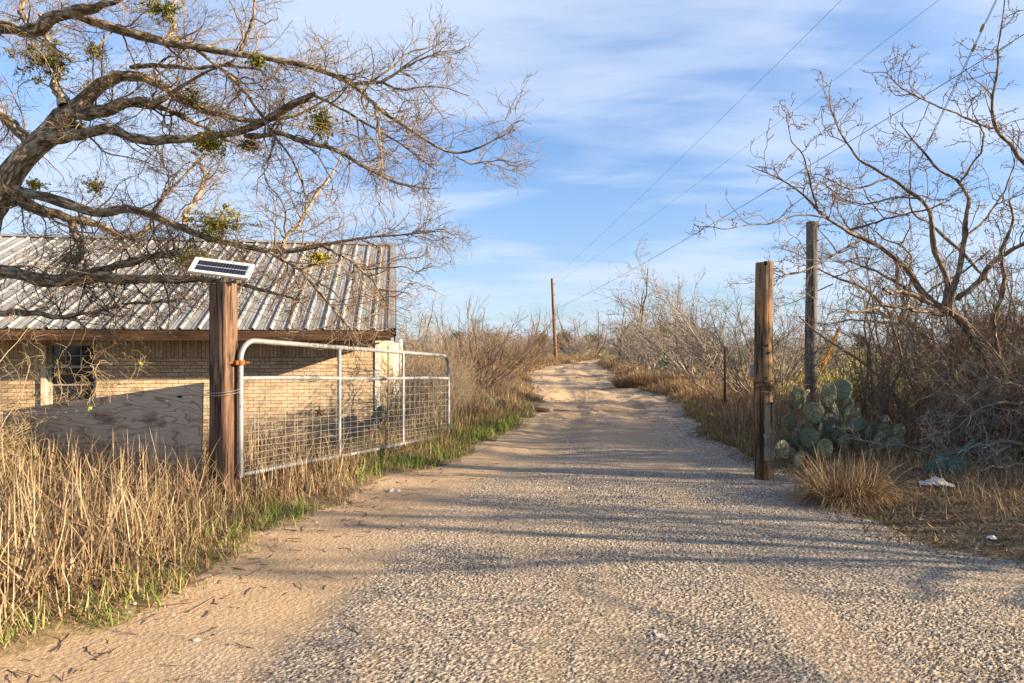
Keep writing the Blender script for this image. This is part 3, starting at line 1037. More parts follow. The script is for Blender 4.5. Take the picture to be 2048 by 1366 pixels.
g.tubes(resample(np.c_[q, np.full(5, 1)], 20)[:, :3], np.full(20, .004), 4)
for i in range(14):
    e = np.array([.125, -.06, 1.16]) + RNG.normal(0, .05, 3)
    g.tubes([e, e + RNG.normal(0, .05, 3), e + RNG.normal(0, .07, 3)], [.003] * 3, 3)
g.build('wire_tangle', M_DARKWIRE, RPOST)

up = P(1623, 795, 14.8)
o = log_geo(4.35, .13, .118, 9, warp=.045).build('utility_pole', M_POLE)
o.location = (up[0], up[1], -.15)
tag(o, 'tall grey cut off pole standing behind the cactus', 'pole')
fp = P(1112, 718, 70)
fo = thing('utility_pole', 'distant brown leaning power pole where the road bends', 'pole', (fp[0], fp[1], -.2))
tp = P(1104, 557, 70) - np.array([fp[0], fp[1], -.2])
g = Geo().tubes([(0, 0, 0), tuple(tp * .5), tuple(tp)], [.19, .165, .13], 12, caps=True)
g.build('pole', M_POLEFAR, fo)
for f in (.93, .80):
    Geo().tubes([tp * f + [0, -.1, 0], tp * f + [.25, -.1, .05]], [.05, .05], 8, caps=True).build('insulator', M_INSUL, fo)

tpz = P(1449.5, 832, 14.6)
tb = np.array([tpz[0], tpz[1], -.1])
o = thing('t_post', 'slim rusty dark steel fence post in the brown grass', 'fence post', tb)
g = Geo().box((0, 0, .79), (.024, .004, .80)).box((0, .02, .79), (.004, .018, .80))
for z in np.arange(.3, 1.55, .06):
    g.box((0, -.006, z), (.012, .004, .008))
g.build('shaft', M_TPOST, o, smoothed=False)
Geo().box((0, .0065, .35), (.06, .003, .12)).build('anchor_plate', M_TPOST, o, smoothed=False)


def line(p0, p1, name, label, r, sagm, cat='power line'):
    n = 60
    t = np.linspace(0, 1, n)
    p = np.asarray(p0) * (1 - t[:, None]) + np.asarray(p1) * t[:, None]
    p[:, 2] -= sagm * 4 * t * (1 - t)
    return tag(Geo().tubes(p, np.full(n, r), 5).build(name, M_CABLE, origin=p0), label, cat)


top = np.array([fp[0], fp[1], -.2]) + tp
line(P(2100, -415, 13), top + [0, 0, -.1], 'power_line', 'highest thin power line climbing to the top edge over the road', .0052, .25)
line(P(2390, -395, 13), top + [.1, 0, -.7], 'power_line', 'thin middle power line crossing the sky between two others', .0052, .35)
line(P(2500, -212, 13), P(1110, 619, 70), 'power_line', 'thick lowest power line passing in front of the right tree', .012, .45)


def guy(pxl, label):
    (x0, y0, d0), (x1, y1, d1), (gx, gy), (ix, iy) = pxl
    a, b = P(x0, y0, d0), P(x1, y1, d1)
    o = thing('guy_wire', label, 'guy wire', a)

    def along(py):
        t = np.linspace(0, 1, 4001)
        q = a + (b - a) * t[:, None]
        yy = HOR - (q[:, 2] - EYE) * FOC / q[:, 1]
        return q[np.argmin(np.abs(yy - py))]
    Geo().tubes(np.stack([a, a * .5 + b * .5, b]) - a, [.0075] * 3, 5).build('wire', M_CABLE, o)
    g0, g1 = along(gy) - a, along(gx) - a
    Geo().tubes(np.stack([g0, g0 * .5 + g1 * .5, g1]), [.05, .05, .05], 8, caps=True).build('guard', M_YELLOW, o)
    i0, i1 = along(iy) - a, along(ix) - a
    Geo().tubes(np.stack([i0, i0 * .7 + i1 * .3, i0 * .3 + i1 * .7, i1]), [.028, .044, .044, .028], 8, caps=True).build('insulator', M_INSUL, o)


guy(((1622, 775, 25), (2120, -270, 14.5), (655, 722), (47, 64)), 'guy wire with the brighter yellow guard right behind the grey pole')
guy(((1630, 765, 25), (2165, -360, 14.5), (668, 740), (88, 104)), 'guy wire with the thinner yellow guard farther from the grey pole')
for (a, b, lab) in (((1548, 778, 7.7), (1760, 742, 16), 'fence wire strand leaving the log post at the plank height'), ((1548, 705, 7.75), (1800, 672, 16), 'topmost fence wire strand tied to the log post'), ((1545, 797, 7.7), (1745, 800, 13), 'lowest pale fence wire strand crossing the cactus pads')):
    line(P(*a), P(*b), 'fence_wire', lab, .0035, .03, 'fence wire')
for (a, b, lab) in (((1510, 700, 7.8), (1449, 702, 14.6), 'upper fence wire running from log post to slim steel post'), ((1510, 752, 7.8), (1449, 745, 14.6), 'lower fence wire running from log post to slim steel post')):
    line(P(*a), P(*b), 'fence_wire', lab, .003, .05, 'fence wire')

# ------------------------------------------------------------ litter and stones
def rag(c, sx, sy, h, seed, name, label, cat, mat, n=16, yaw=0.0):
    u, v = np.meshgrid(np.linspace(-1, 1, n), np.linspace(-1, 1, n))
    z = (vnoise(u * 2 + 7, v * 2 + 3, 1.0, seed, 3)) * h * (1.1 - .7 * np.maximum(np.abs(u), np.abs(v)))
    x = u * sx * (1 + .35 * (vnoise(u + 4, v * 1.5 + 4, 1.3, seed + 3) - .5))
    y = v * sy * (1 + .5 * (vnoise(u * 1.5 + 9, v + 2, 1.1, seed + 6) - .5))
    V = np.stack([x, y, z + .01], -1).reshape(-1, 3) @ rotz(yaw).T
    g = Geo().add(V + c, grid_quads(n, n))
    V2 = V - [0, 0, .004]
    g.add(V2 + c, grid_quads(n, n)[:, ::-1])
    return tag(g.build(name, mat, origin=c), label, cat)


x, y = P(1872, 998, 6.75)[:2]
rag(on(x, y), .15, .06, .15, 5, 'rag', 'crumpled off white rag on the dark litter by the right thicket', 'rag', M_CLOTH, 30, radians(-18))
x, y = P(1984, 1094, 5.1)[:2]
rag(on(x, y), .03, .022, .05, 8, 'paper_scrap', 'tiny white paper scrap in the dead grass under the rag', 'scrap', M_PLASTIC)
x, y = P(1210, 722, 60)[:2]
rag(on(x, y, .1), .28, .2, .45, 15, 'plastic_bag', 'white plastic bag lying by the far bend of the road', 'bag', M_PLASTIC)
x, y = P(1467, 768, 24)[:2]
rag(on(x, y, .05), .22, .15, .34, 18, 'plastic_bag', 'white plastic bag caught in weeds behind the slim steel post', 'bag', M_PLASTIC)

g = Geo()                                        # tangled teal net
c0 = P(1888, 922, 7.6)
c0[2] = .12
for i in range(70):
    n = 14
    s_ = c0 + np.array([RNG.uniform(-.16, .12), RNG.normal(0, .06), RNG.uniform(-.05, .08)])
    d = unit(np.array([RNG.uniform(-1, 1), RNG.normal(0, .5), RNG.normal(-.1, .35)]))
    p = [s_]
    for k in range(n - 1):
        d = unit(d + RNG.normal(0, .28, 3) - (p[-1] - c0) * 1.6)
        p.append(p[-1] + d * .03)
    g.tubes(np.array(p), np.full(n, .0035), 4)
for i in range(7):
    e = np.array([P(1905 + RNG.uniform(-10, 90), 850 + RNG.uniform(0, 70), 7.9)])[0]
    pts = np.array([[*c0, 1], [*(c0 * .5 + e * .5 + RNG.normal(0, .1, 3)), 1], [*e, 1]])
    g.tubes(resample(pts, 12)[:, :3], np.full(12, .003), 4)
tag(g.build('net', M_NET, origin=c0), 'tangle of teal plastic netting under the right thicket', 'net')


def rock(c, r, seed, flat=.65):
    th, ph = np.meshgrid(np.linspace(0, 2 * pi, 15), np.linspace(0, pi, 9))
    f = .7 + .6 * vnoise(np.cos(th) * np.sin(ph) * 1.6 + 5 + seed, np.sin(th) * np.sin(ph) * 1.6 + np.cos(ph) * 1.3 + 5, 1.0, seed, 2)
    V = np.stack([np.cos(th) * np.sin(ph), np.sin(th) * np.sin(ph), np.cos(ph) * flat], -1) * (f * r)[..., None]
    return Geo().add(V + c, grid_quads(9, 15))


x, y = P(1078, 822, 16)[:2]
a = radians(-30)
g = Geo().box(on(x, y, .0), (.10, .55, .11), rotz(radians(24)))
tag(g.build('concrete_block', M_CONC, smoothed=False, bevel=.025), 'long tan concrete block at the left edge of the road', 'block')
g = Geo()                                        # a few hundred loose stones
n = 520
y = RNG.uniform(0, 1, n) ** 1.7 * 26 + 3.0
u = RNG.uniform(-.06, 1.06, n)
u = np.where(RNG.random(n) < .55, np.where(RNG.random(n) < .35, RNG.uniform(-.05, .12, n), RNG.uniform(.78, 1.06, n)), u)
x = road_left(y) + u * (road_right(y) - road_left(y))
r = RNG.lognormal(-4.15, .5, n) * (.75 + y * .02)
z = surf_z(x, y)
ok = np.abs(x) < y * .9 + .5
ico = None
for i in range(n):
    if not ok[i]:
        continue
    th, ph = np.meshgrid(np.linspace(0, 2 * pi, 8), np.linspace(0, pi, 5))
    f = .75 + .5 * hash2(np.round(np.cos(th) * np.sin(ph) * 3 + i * 7), np.round(np.sin(th) * np.sin(ph) * 3 + np.cos(ph) * 5), i % 50)
    V = np.stack([np.cos(th) * np.sin(ph), np.sin(th) * np.sin(ph) * .8, np.cos(ph) * .55], -1) * (f * min(r[i], .06))[..., None]
    g.add(V @ rotz(RNG.uniform(0, 6)).T + [x[i], y[i], z[i]], grid_quads(5, 8))
kind(g.build('pebbles', M_ROCK, smoothed=False), 'stuff', 'pale loose stones scattered along the road')
for i, (px, py, r_) in enumerate(((1072, 996, 0), (858, 978, 0), (1360, 880, 0))):
    pass


# ------------------------------------------------------------ bark and twigs
def m_bark(c0, c1, c2, fs=16.0, lichen=None):
    def f(nt, oc):
        v = mapping(nt, attr(nt, 'bark').outputs['Vector'], (1, 1, .28))
        n = noise(nt, v, fs, 6, .68, .3)
        vo = node(nt, 'ShaderNodeTexVoronoi', {'Vector': mapping(nt, v, (1, 1, 1)), 'Scale': fs * 1.7}).outputs['Distance']
        c = ramp(nt, n, [(.28, c0), (.5, c1), (.7, c2)])
        c = mixc(nt, ramp(nt, vo, [(.42, 0.0), (.62, .8)]), c, c0)
        if lichen:
            c = mixc(nt, ramp(nt, noise(nt, oc, 5, 5, .7), [(.54, 0.0), (.62, .7)]), c, lichen)
        h = maths(nt, 'SUBTRACT', n, maths(nt, 'MULTIPLY', vo, .7))
        return c, bump(nt, h, .9, .025)
    return f


def m_twig(c0, c1, c2):
    def f(nt, oc):
        return ramp(nt, island(nt), [(0, c0), (.5, c1), (1, c2)]), None
    return f


M_BARKL = material('elm_bark', m_bark((.07, .048, .031), (.40, .31, .21), (.66, .54, .385), 17, (.36, .35, .24)), .95, .1)
M_TWIGL = material('elm_twigs', m_twig((.12, .083, .053), (.22, .158, .104), (.36, .27, .18)), .9, .1)
M_BARKR = material('mesquite_bark', m_bark((.09, .065, .046), (.29, .22, .155), (.48, .38, .27), 22), .95, .1)
M_TWIGR = material('mesquite_twigs', m_twig((.14, .10, .072), (.25, .185, .135), (.36, .275, .20)), .9, .1)
M_MIST_Y = material('mistletoe_yellow', m_twig((.20, .17, .015), (.36, .31, .03), (.46, .40, .06)), .6, .3)
M_MIST_G = material('mistletoe_green', m_twig((.055, .065, .015), (.13, .14, .025), (.22, .22, .04)), .6, .3)
M_SHRUB_TAN = material('tan_stems', m_twig((.17, .128, .09), (.28, .215, .15), (.40, .325, .235)), .9, .1)
M_SHRUB_GREY = material('grey_stems', m_twig((.18, .148, .12), (.30, .255, .208), (.42, .36, .295)), .9, .1)
M_SHRUB_BROWN = material('brown_stems', m_twig((.11, .075, .05), (.20, .14, .095), (.33, .245, .17)), .9, .1)
M_VINE = material('vine_stems', m_twig((.22, .15, .08), (.37, .27, .15), (.52, .40, .24)), .9, .1)
M_DEAD = material('bleached_twigs', m_twig((.17, .145, .12), (.27, .235, .195), (.40, .355, .30)), .9, .1)
M_DRY = material('dry_grass', m_twig((.125, .078, .042), (.285, .195, .108), (.53, .41, .26)), .8, .15)
M_RUSSET = material('russet_grass', m_twig((.14, .085, .05), (.30, .19, .10), (.52, .38, .22)), .85, .1)
M_GREEN = material('green_grass', m_twig((.09, .145, .02), (.155, .225, .035), (.27, .31, .08)), .7, .2)
M_OLIVE = material('olive_weeds', m_twig((.10, .11, .03), (.20, .20, .06), (.32, .29, .10)), .8, .15)
M_LEAFLIT = material('leaf_litter', m_twig((.09, .06, .04), (.20, .135, .085), (.36, .26, .17)), .9, .1)
M_EVERG = material('juniper_leaves', m_twig((.025, .032, .014), (.05, .06, .022), (.085, .09, .035)), .8, .1)
M_VINELEAF = material('vine_leaves', m_twig((.10, .16, .02), (.18, .24, .04), (.34, .34, .06)), .6, .3)
M_FIELD = material('field_grass', m_twig((.26, .25, .07), (.38, .34, .11), (.50, .42, .18)), .85, .1)


def limb(rows, K=26, jit=.12):
    """rows of (px, py, radius px, distance) -> centre line and radii in metres"""
    a = np.array([[*P(r[0], r[1], r[3]), r[2] * r[3] / FOC] for r in rows])
    o = resample(a, K, 0)
    for f, amp in ((5, .8), (2, .45)):
        m = max(K // f, 4)
        w = RNG.normal(0, 1, (m, 3))
        w[0] = 0
        w = np.stack([np.interp(np.linspace(0, m - 1, K), np.arange(m), w[:, c]) for c in range(3)], 1)
        o[:, :3] += w * jit * amp * np.maximum(o[:, 3:4], .012) * 3
    o[:, 3] *= 1 + .10 * np.interp(np.linspace(0, K // 2, K), np.arange(K // 2 + 1), RNG.normal(0, 1, K // 2 + 1))
    return o[:, :3], o[:, 3]


def limbs(spec, K=26, jit=.12):
    Ps, Rs = [], []
    for d0, d1, rows in spec:
        n = len(rows)
        p, r = limb([(*q, d0 + (d1 - d0) * i / max(n - 1, 1)) for i, q in enumerate(rows)], K, jit)
        Ps.append(p)
        Rs.append(r)
    return np.array(Ps), np.array(Rs)


# ------------------------------------------------------------ the big elm over the roof
def build_elm():
    spec = [
        (9.3, 9.0, [(-230, 1000, 78), (-240, 860, 64), (-215, 700, 54), (-150, 560, 44), (-45, 445, 36), (24, 358, 30), (68, 288, 27), (112, 240, 22), (160, 200, 18), (205, 163, 15), (235, 150, 12)]),
        (9.0, 8.7, [(225, 152, 12), (280, 155, 10.5), (330, 175, 9.5), (375, 205, 9), (430, 228, 8), (480, 240, 6.5), (530, 243, 5), (600, 230, 3.5), (690, 178, 2)]),
        (9.0, 8.5, [(120, 235, 15), (165, 216, 14), (205, 224, 14), (240, 214, 13), (262, 200, 11), (310, 205, 8), (345, 186, 5), (400, 150, 3), (470, 120, 2)]),
        (8.9, 9.4, [(255, 205, 9), (300, 208, 7), (350, 225, 6), (400, 252, 5), (450, 280, 3), (500, 300, 2)]),
        (9.0, 8.0, [(85, 278, 17), (150, 272, 13), (215, 262, 12), (250, 270, 12), (300, 285, 11.5), (350, 282, 10), (400, 276, 9), (450, 272, 8), (500, 264, 8), (545, 235, 9), (590, 210, 7.5), (634, 189, 6)]),
        (8.0, 7.6, [(630, 192, 4), (650, 200, 3), (690, 220, 3), (760, 262, 2.5), (820, 300, 2), (870, 340, 1)]),
        (8.3, 7.8, [(490, 272, 7), (525, 273, 6.5), (560, 264, 6), (610, 284, 6), (660, 292, 5), (720, 330, 4), (790, 366, 3), (860, 378, 1.5)]),
        (8.6, 7.9, [(-120, 85, 26), (-60, 62, 19), (0, 45, 16), (60, 50, 15), (110, 34, 14), (150, 24, 13), (190, 22, 11), (205, 12, 8), (240, 5, 6), (280, -40, 4)]),
        (8.5, 7.3, [(150, 28, 10), (175, 38, 11), (205, 47, 11), (260, 66, 10.5), (330, 86, 10), (400, 96, 9), (460, 108, 8.5), (530, 116, 7.5), (600, 126, 7), (660, 146, 6), (710, 170, 5.5), (735, 197, 5), (780, 232, 4.5), (840, 270, 3.5), (880, 300, 3), (917, 313, 2.6), (960, 298, 2), (1000, 272, 1.4), (1032, 262, .8)]),
        (7.6, 7.3, [(708, 167, 4.5), (760, 165, 3.5), (800, 140, 3), (850, 115, 2), (882, 100, 1)]),
        (7.4, 7.3, [(912, 313, 2), (940, 329, 1.6), (975, 322, 1.2), (1010, 321, .8)]),
        (7.9, 7.5, [(478, 108, 5), (495, 70, 4), (505, 40, 3.2), (510, 0, 2.6), (516, -50, 2)]),
        (7.5, 7.2, [(750, 206, 4), (757, 250, 3), (762, 300, 2.5), (765, 340, 1.5)]),
        (8.3, 7.8, [(395, 100, 4.5), (470, 160, 4), (520, 225, 3.5), (545, 270, 3.5), (580, 310, 3), (605, 360, 2.4), (612, 400, 1.6)]),
        (9.2, 9.6, [(-30, 450, 16), (0, 420, 14), (35, 400, 13), (68, 416, 13), (105, 432, 12), (144, 442, 11), (185, 446, 10), (222, 466, 9), (262, 478, 8), (290, 462, 6), (310, 440, 4)]),
        (9.1, 8.4, [(20, 375, 12), (68, 386, 12), (113, 404, 11.5), (164, 422, 11), (205, 431, 10.5), (246, 421, 10), (274, 414, 9), (308, 431, 9), (345, 449, 8), (400, 470, 7), (470, 492, 6.5), (560, 508, 6.5), (612, 500, 7), (655, 488, 5), (720, 478, 3.5), (800, 470, 2.4), (885, 462, 1.2)]),
        (9.3, 9.0, [(145, 445, 10), (154, 478, 9), (167, 497, 8), (150, 527, 6)]),
        (9.1, 8.2, [(-60, 540, 16), (0, 546, 15), (44, 554, 14.5), (132, 555, 14), (198, 549, 13), (263, 562, 12), (307, 558, 11), (373, 554, 9), (440, 562, 6), (520, 582, 4), (600, 600, 2.5)]),
        (9.0, 8.6, [(165, 548, 11), (205, 536, 9.5), (263, 524, 9), (307, 511, 8), (351, 508, 8), (384, 527, 6), (430, 545, 4), (500, 548, 3)]),
        (9.1, 8.6, [(-40, 622, 9), (0, 625, 8), (66, 631, 7), (119, 637, 6.5), (146, 629, 5), (198, 624, 3), (250, 607, 3.4), (300, 604, 3.2), (352, 602, 2.4)]),
        (8.9, 9.6, [(369, 452, 7), (372, 427, 6), (403, 386, 5.5), (413, 349, 4.5), (398, 326, 3)]),
        (8.6, 9.6, [(560, 506, 5), (581, 468, 5), (605, 434, 4.5), (632, 393, 4), (667, 345, 2.6), (690, 300, 1.6)]),
        (9.0, 10.0, [(130, 215, 13), (122, 190, 12), (110, 168, 10), (116, 137, 8), (100, 90, 6), (80, 30, 4)]),
        (8.3, 7.6, [(540, 505, 4), (600, 540, 4), (625, 570, 3.4), (650, 600, 3), (680, 632, 2.4), (705, 665, 1.4)]),
        (8.0, 7.4, [(640, 490, 4), (700, 520, 3), (745, 560, 2.4), (775, 610, 1.6)]),
        (9.4, 10.0, [(300, 430, 5), (330, 390, 4.5), (370, 350, 3), (420, 300, 2)]),
        (8.8, 9.3, [(330, 90, 6), (350, 55, 5), (340, 20, 4), (360, -30, 3)]),
        (8.8, 9.3, [(60, 52, 7), (40, 20, 6), (60, -20, 4)]),
        (9.6, 10.4, [(62, 292, 9), (20, 250, 8), (-20, 215, 6), (-60, 190, 5)]),
        (9.0, 9.4, [(-40, 200, 6), (30, 245, 5), (62, 278, 5)]),
        (8.9, 8.3, [(262, 135, 6), (290, 130, 5.5), (330, 132, 5), (390, 138, 4.5), (450, 130, 4), (520, 140, 3)]),
    ]
    Pl, Rl = limbs(spec, 44, .13)
    Rl = Rl * .80
    t = thing('elm_tree', 'huge bare elm with mistletoe spreading over the roof', 'tree', (*Pl[0, 0][:2], 0))
    o = np.array(t.location)
    g = Geo().tubes(Pl - o, Rl, 16, rough=.13)
    g.build('trunk', M_BARKL, t)
    P1, R1 = grow(Pl[1:], Rl[1:], 10.5, (.4, 1.35), (.5, 1.3), 10, .24, .01, .013, .0045, .10, fall=.74)
    Pe, Re = grow(Pl[1:], np.maximum(Rl[1:], .008), 3, (.2, .6), (.1, .6), 10, .20, 0, .012, .0045, .82, 1.0)
    P1, R1 = np.concatenate([P1, Pe]), np.concatenate([R1, Re])
    low = Pl[[14, 15, 17, 18, 19, 23, 24]]
    Pz, Rz = grow(low, np.maximum(Rl[[14, 15, 17, 18, 19, 23, 24]], .008), 9.0, (.4, 1.3), (.4, 1.3), 10, .26, -.02, .012, .0042, .2)
    P1, R1 = np.concatenate([P1, Pz]), np.concatenate([R1, Rz])
    P2, R2 = grow(P1, R1, 10.5, (.2, .65), (.45, 1.2), 8, .25, -.01, .009, .0032, .08)
    P3, R3 = grow(P2, R2, 11.5, (.08, .32), (.4, 1.15), 6, .26, -.01, .008, .0024, .08)
    g = Geo().tubes(P1 - o, R1, 5).tubes(P2 - o, R2, 4).tubes(P3 - o, R3, 3)
    g.build('crown', M_TWIGL, t)
    for px, py, d, rx, ry, n, m in ((95, 122, 9.4, 58, 42, 1500, 0), (190, 104, 9.3, 24, 16, 320, 0), (325, 22, 8.6, 48, 26, 700, 0), (385, 205, 8.8, 26, 30, 260, 0), (415, 288, 8.2, 32, 20, 560, 2), (641, 248, 7.9, 26, 32, 620, 1), (70, 370, 9.2, 18, 12, 160, 2), (190, 372, 9.4, 20, 20, 200, 2), (430, 448, 8.7, 62, 34, 900, 2), (512, 124, 7.9, 20, 15, 240, 0), (150, 252, 9.3, 24, 16, 240, 0), (500, 290, 8.2, 24, 14, 160, 0), (390, 520, 8.6, 40, 20, 260, 2), (150, 520, 9.0, 22, 14, 120, 0), (640, 515, 8.1, 26, 14, 120, 2)):
        g = Geo()
        s = d / FOC
        c = P(px, py, d) - o
        rad = np.array([rx, (rx + ry) * .5, ry]) * s * .95
        tips = c + RNG.normal(0, .5, (90, 3)) * rad        # forking green stems with leaves along them
        mid = c + (tips - c) * .5 + RNG.normal(0, .12, (90, 3)) * rad
        st_ = np.stack([np.repeat(c[None], 90, 0), mid, tips], 1)
        g.tubes(st_, np.array([.005, .004, .0025]), 4)
        for e in tips:
            leaves(g, e, rad * RNG.uniform(.12, .30), max(int(n * 1.5 / 90), 3), .021, shell=.05)
        g.build('mistletoe', (M_MIST_G, M_MIST_Y, (M_MIST_Y if m == 2 else M_MIST_G))[m], t)


build_elm()


# ------------------------------------------------------------ the knobbly mesquite on the right
def knobs(g, Pt, n, r):
    i, k = RNG.integers(0, len(Pt), n), RNG.integers(1, Pt.shape[1], n)
    c = Pt[i, k]
    o = np.array([(1, 0, 0), (-1, 0, 0), (0, 1, 0), (0, -1, 0), (0, 0, 1), (0, 0, -1)], float)
    V = c[:, None] + o[None] * (RNG.uniform(.6, 1.25, n) * r)[:, None, None]
    f = np.array([(0, 2, 4), (2, 1, 4), (1, 3, 4), (3, 0, 4), (2, 0, 5), (1, 2, 5), (3, 1, 5), (0, 3, 5)])
    g.add(V, T=(np.arange(n) * 6)[:, None, None] + f[None])


def build_mesquite():
    spec = [
        (9.6, 9.2, [(2125, 960, 24), (2090, 860, 20), (2040, 780, 17), (1987, 717, 15), (1944, 675, 14), (1915, 649, 14), (1885, 626, 13), (1860, 607, 11), (1838, 577, 9), (1821, 540, 8.5), (1787, 509, 7.5), (1741, 484, 7), (1702, 462, 6), (1673, 450, 5), (1643, 432, 4.4), (1617, 396, 3.6), (1594, 381, 3), (1563, 358, 2.4), (1533, 347, 1.8), (1491, 330, 1)]),
        (9.2, 8.8, [(1640, 428, 4), (1624, 381, 3.2), (1613, 331, 2.6), (1605, 305, 2), (1582, 282, 1.4), (1575, 240, 1)]),
        (9.4, 9.8, [(1890, 630, 11), (1889, 592, 9.5), (1893, 560, 9), (1876, 535, 8.5), (1868, 505, 8), (1868, 475, 7.5), (1862, 436, 7), (1849, 404, 6), (1838, 396, 5.6), (1807, 377, 5), (1777, 354, 4.4), (1746, 335, 4), (1716, 320, 3.4), (1697, 293, 3), (1678, 259, 2.4), (1662, 225, 1.8), (1655, 187, 1.4), (1663, 158, 1)]),
        (9.4, 9.0, [(1900, 632, 11), (1906, 603, 10), (1915, 577, 9), (1927, 530, 8), (1932, 484, 7.5), (1924, 446, 7), (1941, 411, 6), (1941, 389, 5.6), (1922, 366, 5), (1916, 354, 4.6), (1883, 349, 4), (1861, 320, 3.4), (1842, 293, 2.8), (1822, 274, 2.2), (1800, 248, 1.4)]),
        (9.1, 8.8, [(1920, 368, 4), (1944, 328, 3.2), (1963, 305, 2.8), (1967, 267, 2.4), (1956, 248, 1.8), (1941, 198, 1)]),
        (9.4, 9.0, [(1915, 600, 9), (1925, 584, 8.5), (1966, 552, 7.6), (2000, 513, 6.6), (2048, 488, 6), (2110, 455, 5), (2180, 400, 4)]),
        (9.0, 8.6, [(2180, 500, 8), (2110, 390, 8), (2048, 316, 7.5), (2028, 286, 6.5), (1998, 267, 5.6), (1986, 244, 5), (1986, 213, 4.5), (1994, 160, 4), (1998, 122, 3.4), (1994, 95, 2.8), (2005, 38, 2.2), (2010, -10, 1.6)]),
        (8.8, 8.5, [(1984, 256, 4), (1959, 251, 3.4), (1921, 229, 3), (1864, 210, 2.4), (1834, 194, 2), (1799, 175, 1.6), (1773, 145, 1)]),
        (9.4, 8.8, [(1885, 630, 8), (1838, 620, 6.5), (1796, 611, 5.5), (1753, 613, 4.5), (1719, 624, 3.4), (1690, 630, 2)]),
        (9.4, 9.0, [(1862, 606, 7), (1817, 590, 6), (1787, 586, 5), (1766, 579, 4)]),
        (9.3, 9.8, [(1860, 608, 6), (1817, 581, 5), (1775, 556, 4), (1745, 541, 3), (1700, 520, 2)]),
        (9.0, 8.6, [(1722, 480, 4), (1681, 501, 3.2), (1647, 522, 2.6), (1622, 535, 2.2), (1600, 547, 1.8), (1550, 554, 1.2)]),
        (9.0, 8.5, [(1650, 434, 3), (1590, 428, 2.4), (1541, 448, 2), (1499, 450, 1.7), (1456, 458, 1.3), (1428, 455, .8)]),
        (9.2, 8.8, [(1700, 460, 3.6), (1760, 440, 3.2), (1800, 432, 3), (1850, 420, 2.6), (1900, 400, 1.8)]),
        (9.6, 10.0, [(1935, 470, 4), (1975, 440, 3.4), (2010, 380, 2.8), (2030, 330, 2), (2040, 260, 1.4)]),
        (9.0, 9.4, [(1838, 396, 3.4), (1790, 395, 2.8), (1730, 410, 2.2), (1690, 400, 1.6), (1650, 370, 1)]),
        (9.2, 9.0, [(1777, 356, 3), (1740, 372, 2.6), (1700, 378, 2.1), (1640, 350, 1.5), (1610, 345, 1)]),
        (9.0, 8.4, [(2000, 730, 8), (1990, 640, 7), (2010, 560, 6), (2000, 500, 5), (2030, 440, 4), (2020, 400, 3)]),
    ]
    Pl, Rl = limbs(spec, 44, .17)
    Rl = np.maximum(Rl * .64, .004)
    t = thing('mesquite_tree', 'bare knobbly mesquite leaning left over the thicket on a bent trunk', 'tree', (*Pl[0, 0][:2], 0))
    o = np.array(t.location)
    Geo().tubes(Pl - o, Rl, 10, rough=.09).build('trunk', M_BARKR, t)
    P1, R1 = grow(Pl, np.maximum(Rl, .007), 5.2, (.4, 1.2), (.6, 1.3), 9, .32, .05, .011, .0058, .22, bias=(-.2, 0, .8))
    Pe, Re = grow(Pl, np.maximum(Rl, .008), 2, (.35, .8), (.1, .6), 9, .28, .05, .011, .0055, .85, 1.0)
    P1, R1 = np.concatenate([P1, Pe]), np.concatenate([R1, Re])
    P2, R2 = grow(P1, R1, 6.8, (.15, .55), (.5, 1.2), 8, .36, .03, .009, .0042, .12)
    P3, R3 = grow(P2, R2, 5.5, (.05, .22), (.5, 1.2), 5, .36, .02, .008, .0032, .12)
    g = Geo().tubes(P1 - o, R1, 5).tubes(P2 - o, R2, 4).tubes(P3 - o, R3, 3)
    knobs(g, P1 - o, 500, .008)
    knobs(g, P2 - o, 4200, .0085)
    knobs(g, P3 - o, 5000, .0075)
    g.build('crown', M_TWIGR, t)
    return t


MESQ = build_mesquite()
dup(MESQ, (13.5, 11.5, 0), radians(70), .92, 'bare mesquite standing off the right of the thicket')
dup(MESQ, (11.0, 15.5, 0), radians(-35), 1.05, 'bare mesquite standing far behind the right thicket')
dup(MESQ, (19.0, 9.0, 0), radians(160), 1.15, 'bare mesquite farthest off to the right of the thicket')
dup(MESQ, (10.6, 6.9, 0), radians(15), .80, 'bare mesquite just off the right edge beside the litter')
dup(MESQ, (14.5, 5.6, 0), radians(-30), .95, 'bare mesquite off the right edge nearer the viewer')
dup(MESQ, (10.2, 4.5, 0), radians(40), .85, 'bare mesquite off the right edge beside the gravel apron')
dup(MESQ, (13.5, 3.2, 0), radians(-20), .9, 'bare mesquite off the right edge farthest forward by the apron')
dup(MESQ, (17.5, 12.5, 0), radians(10), 1.05, 'bare mesquite off the right behind the other trees')


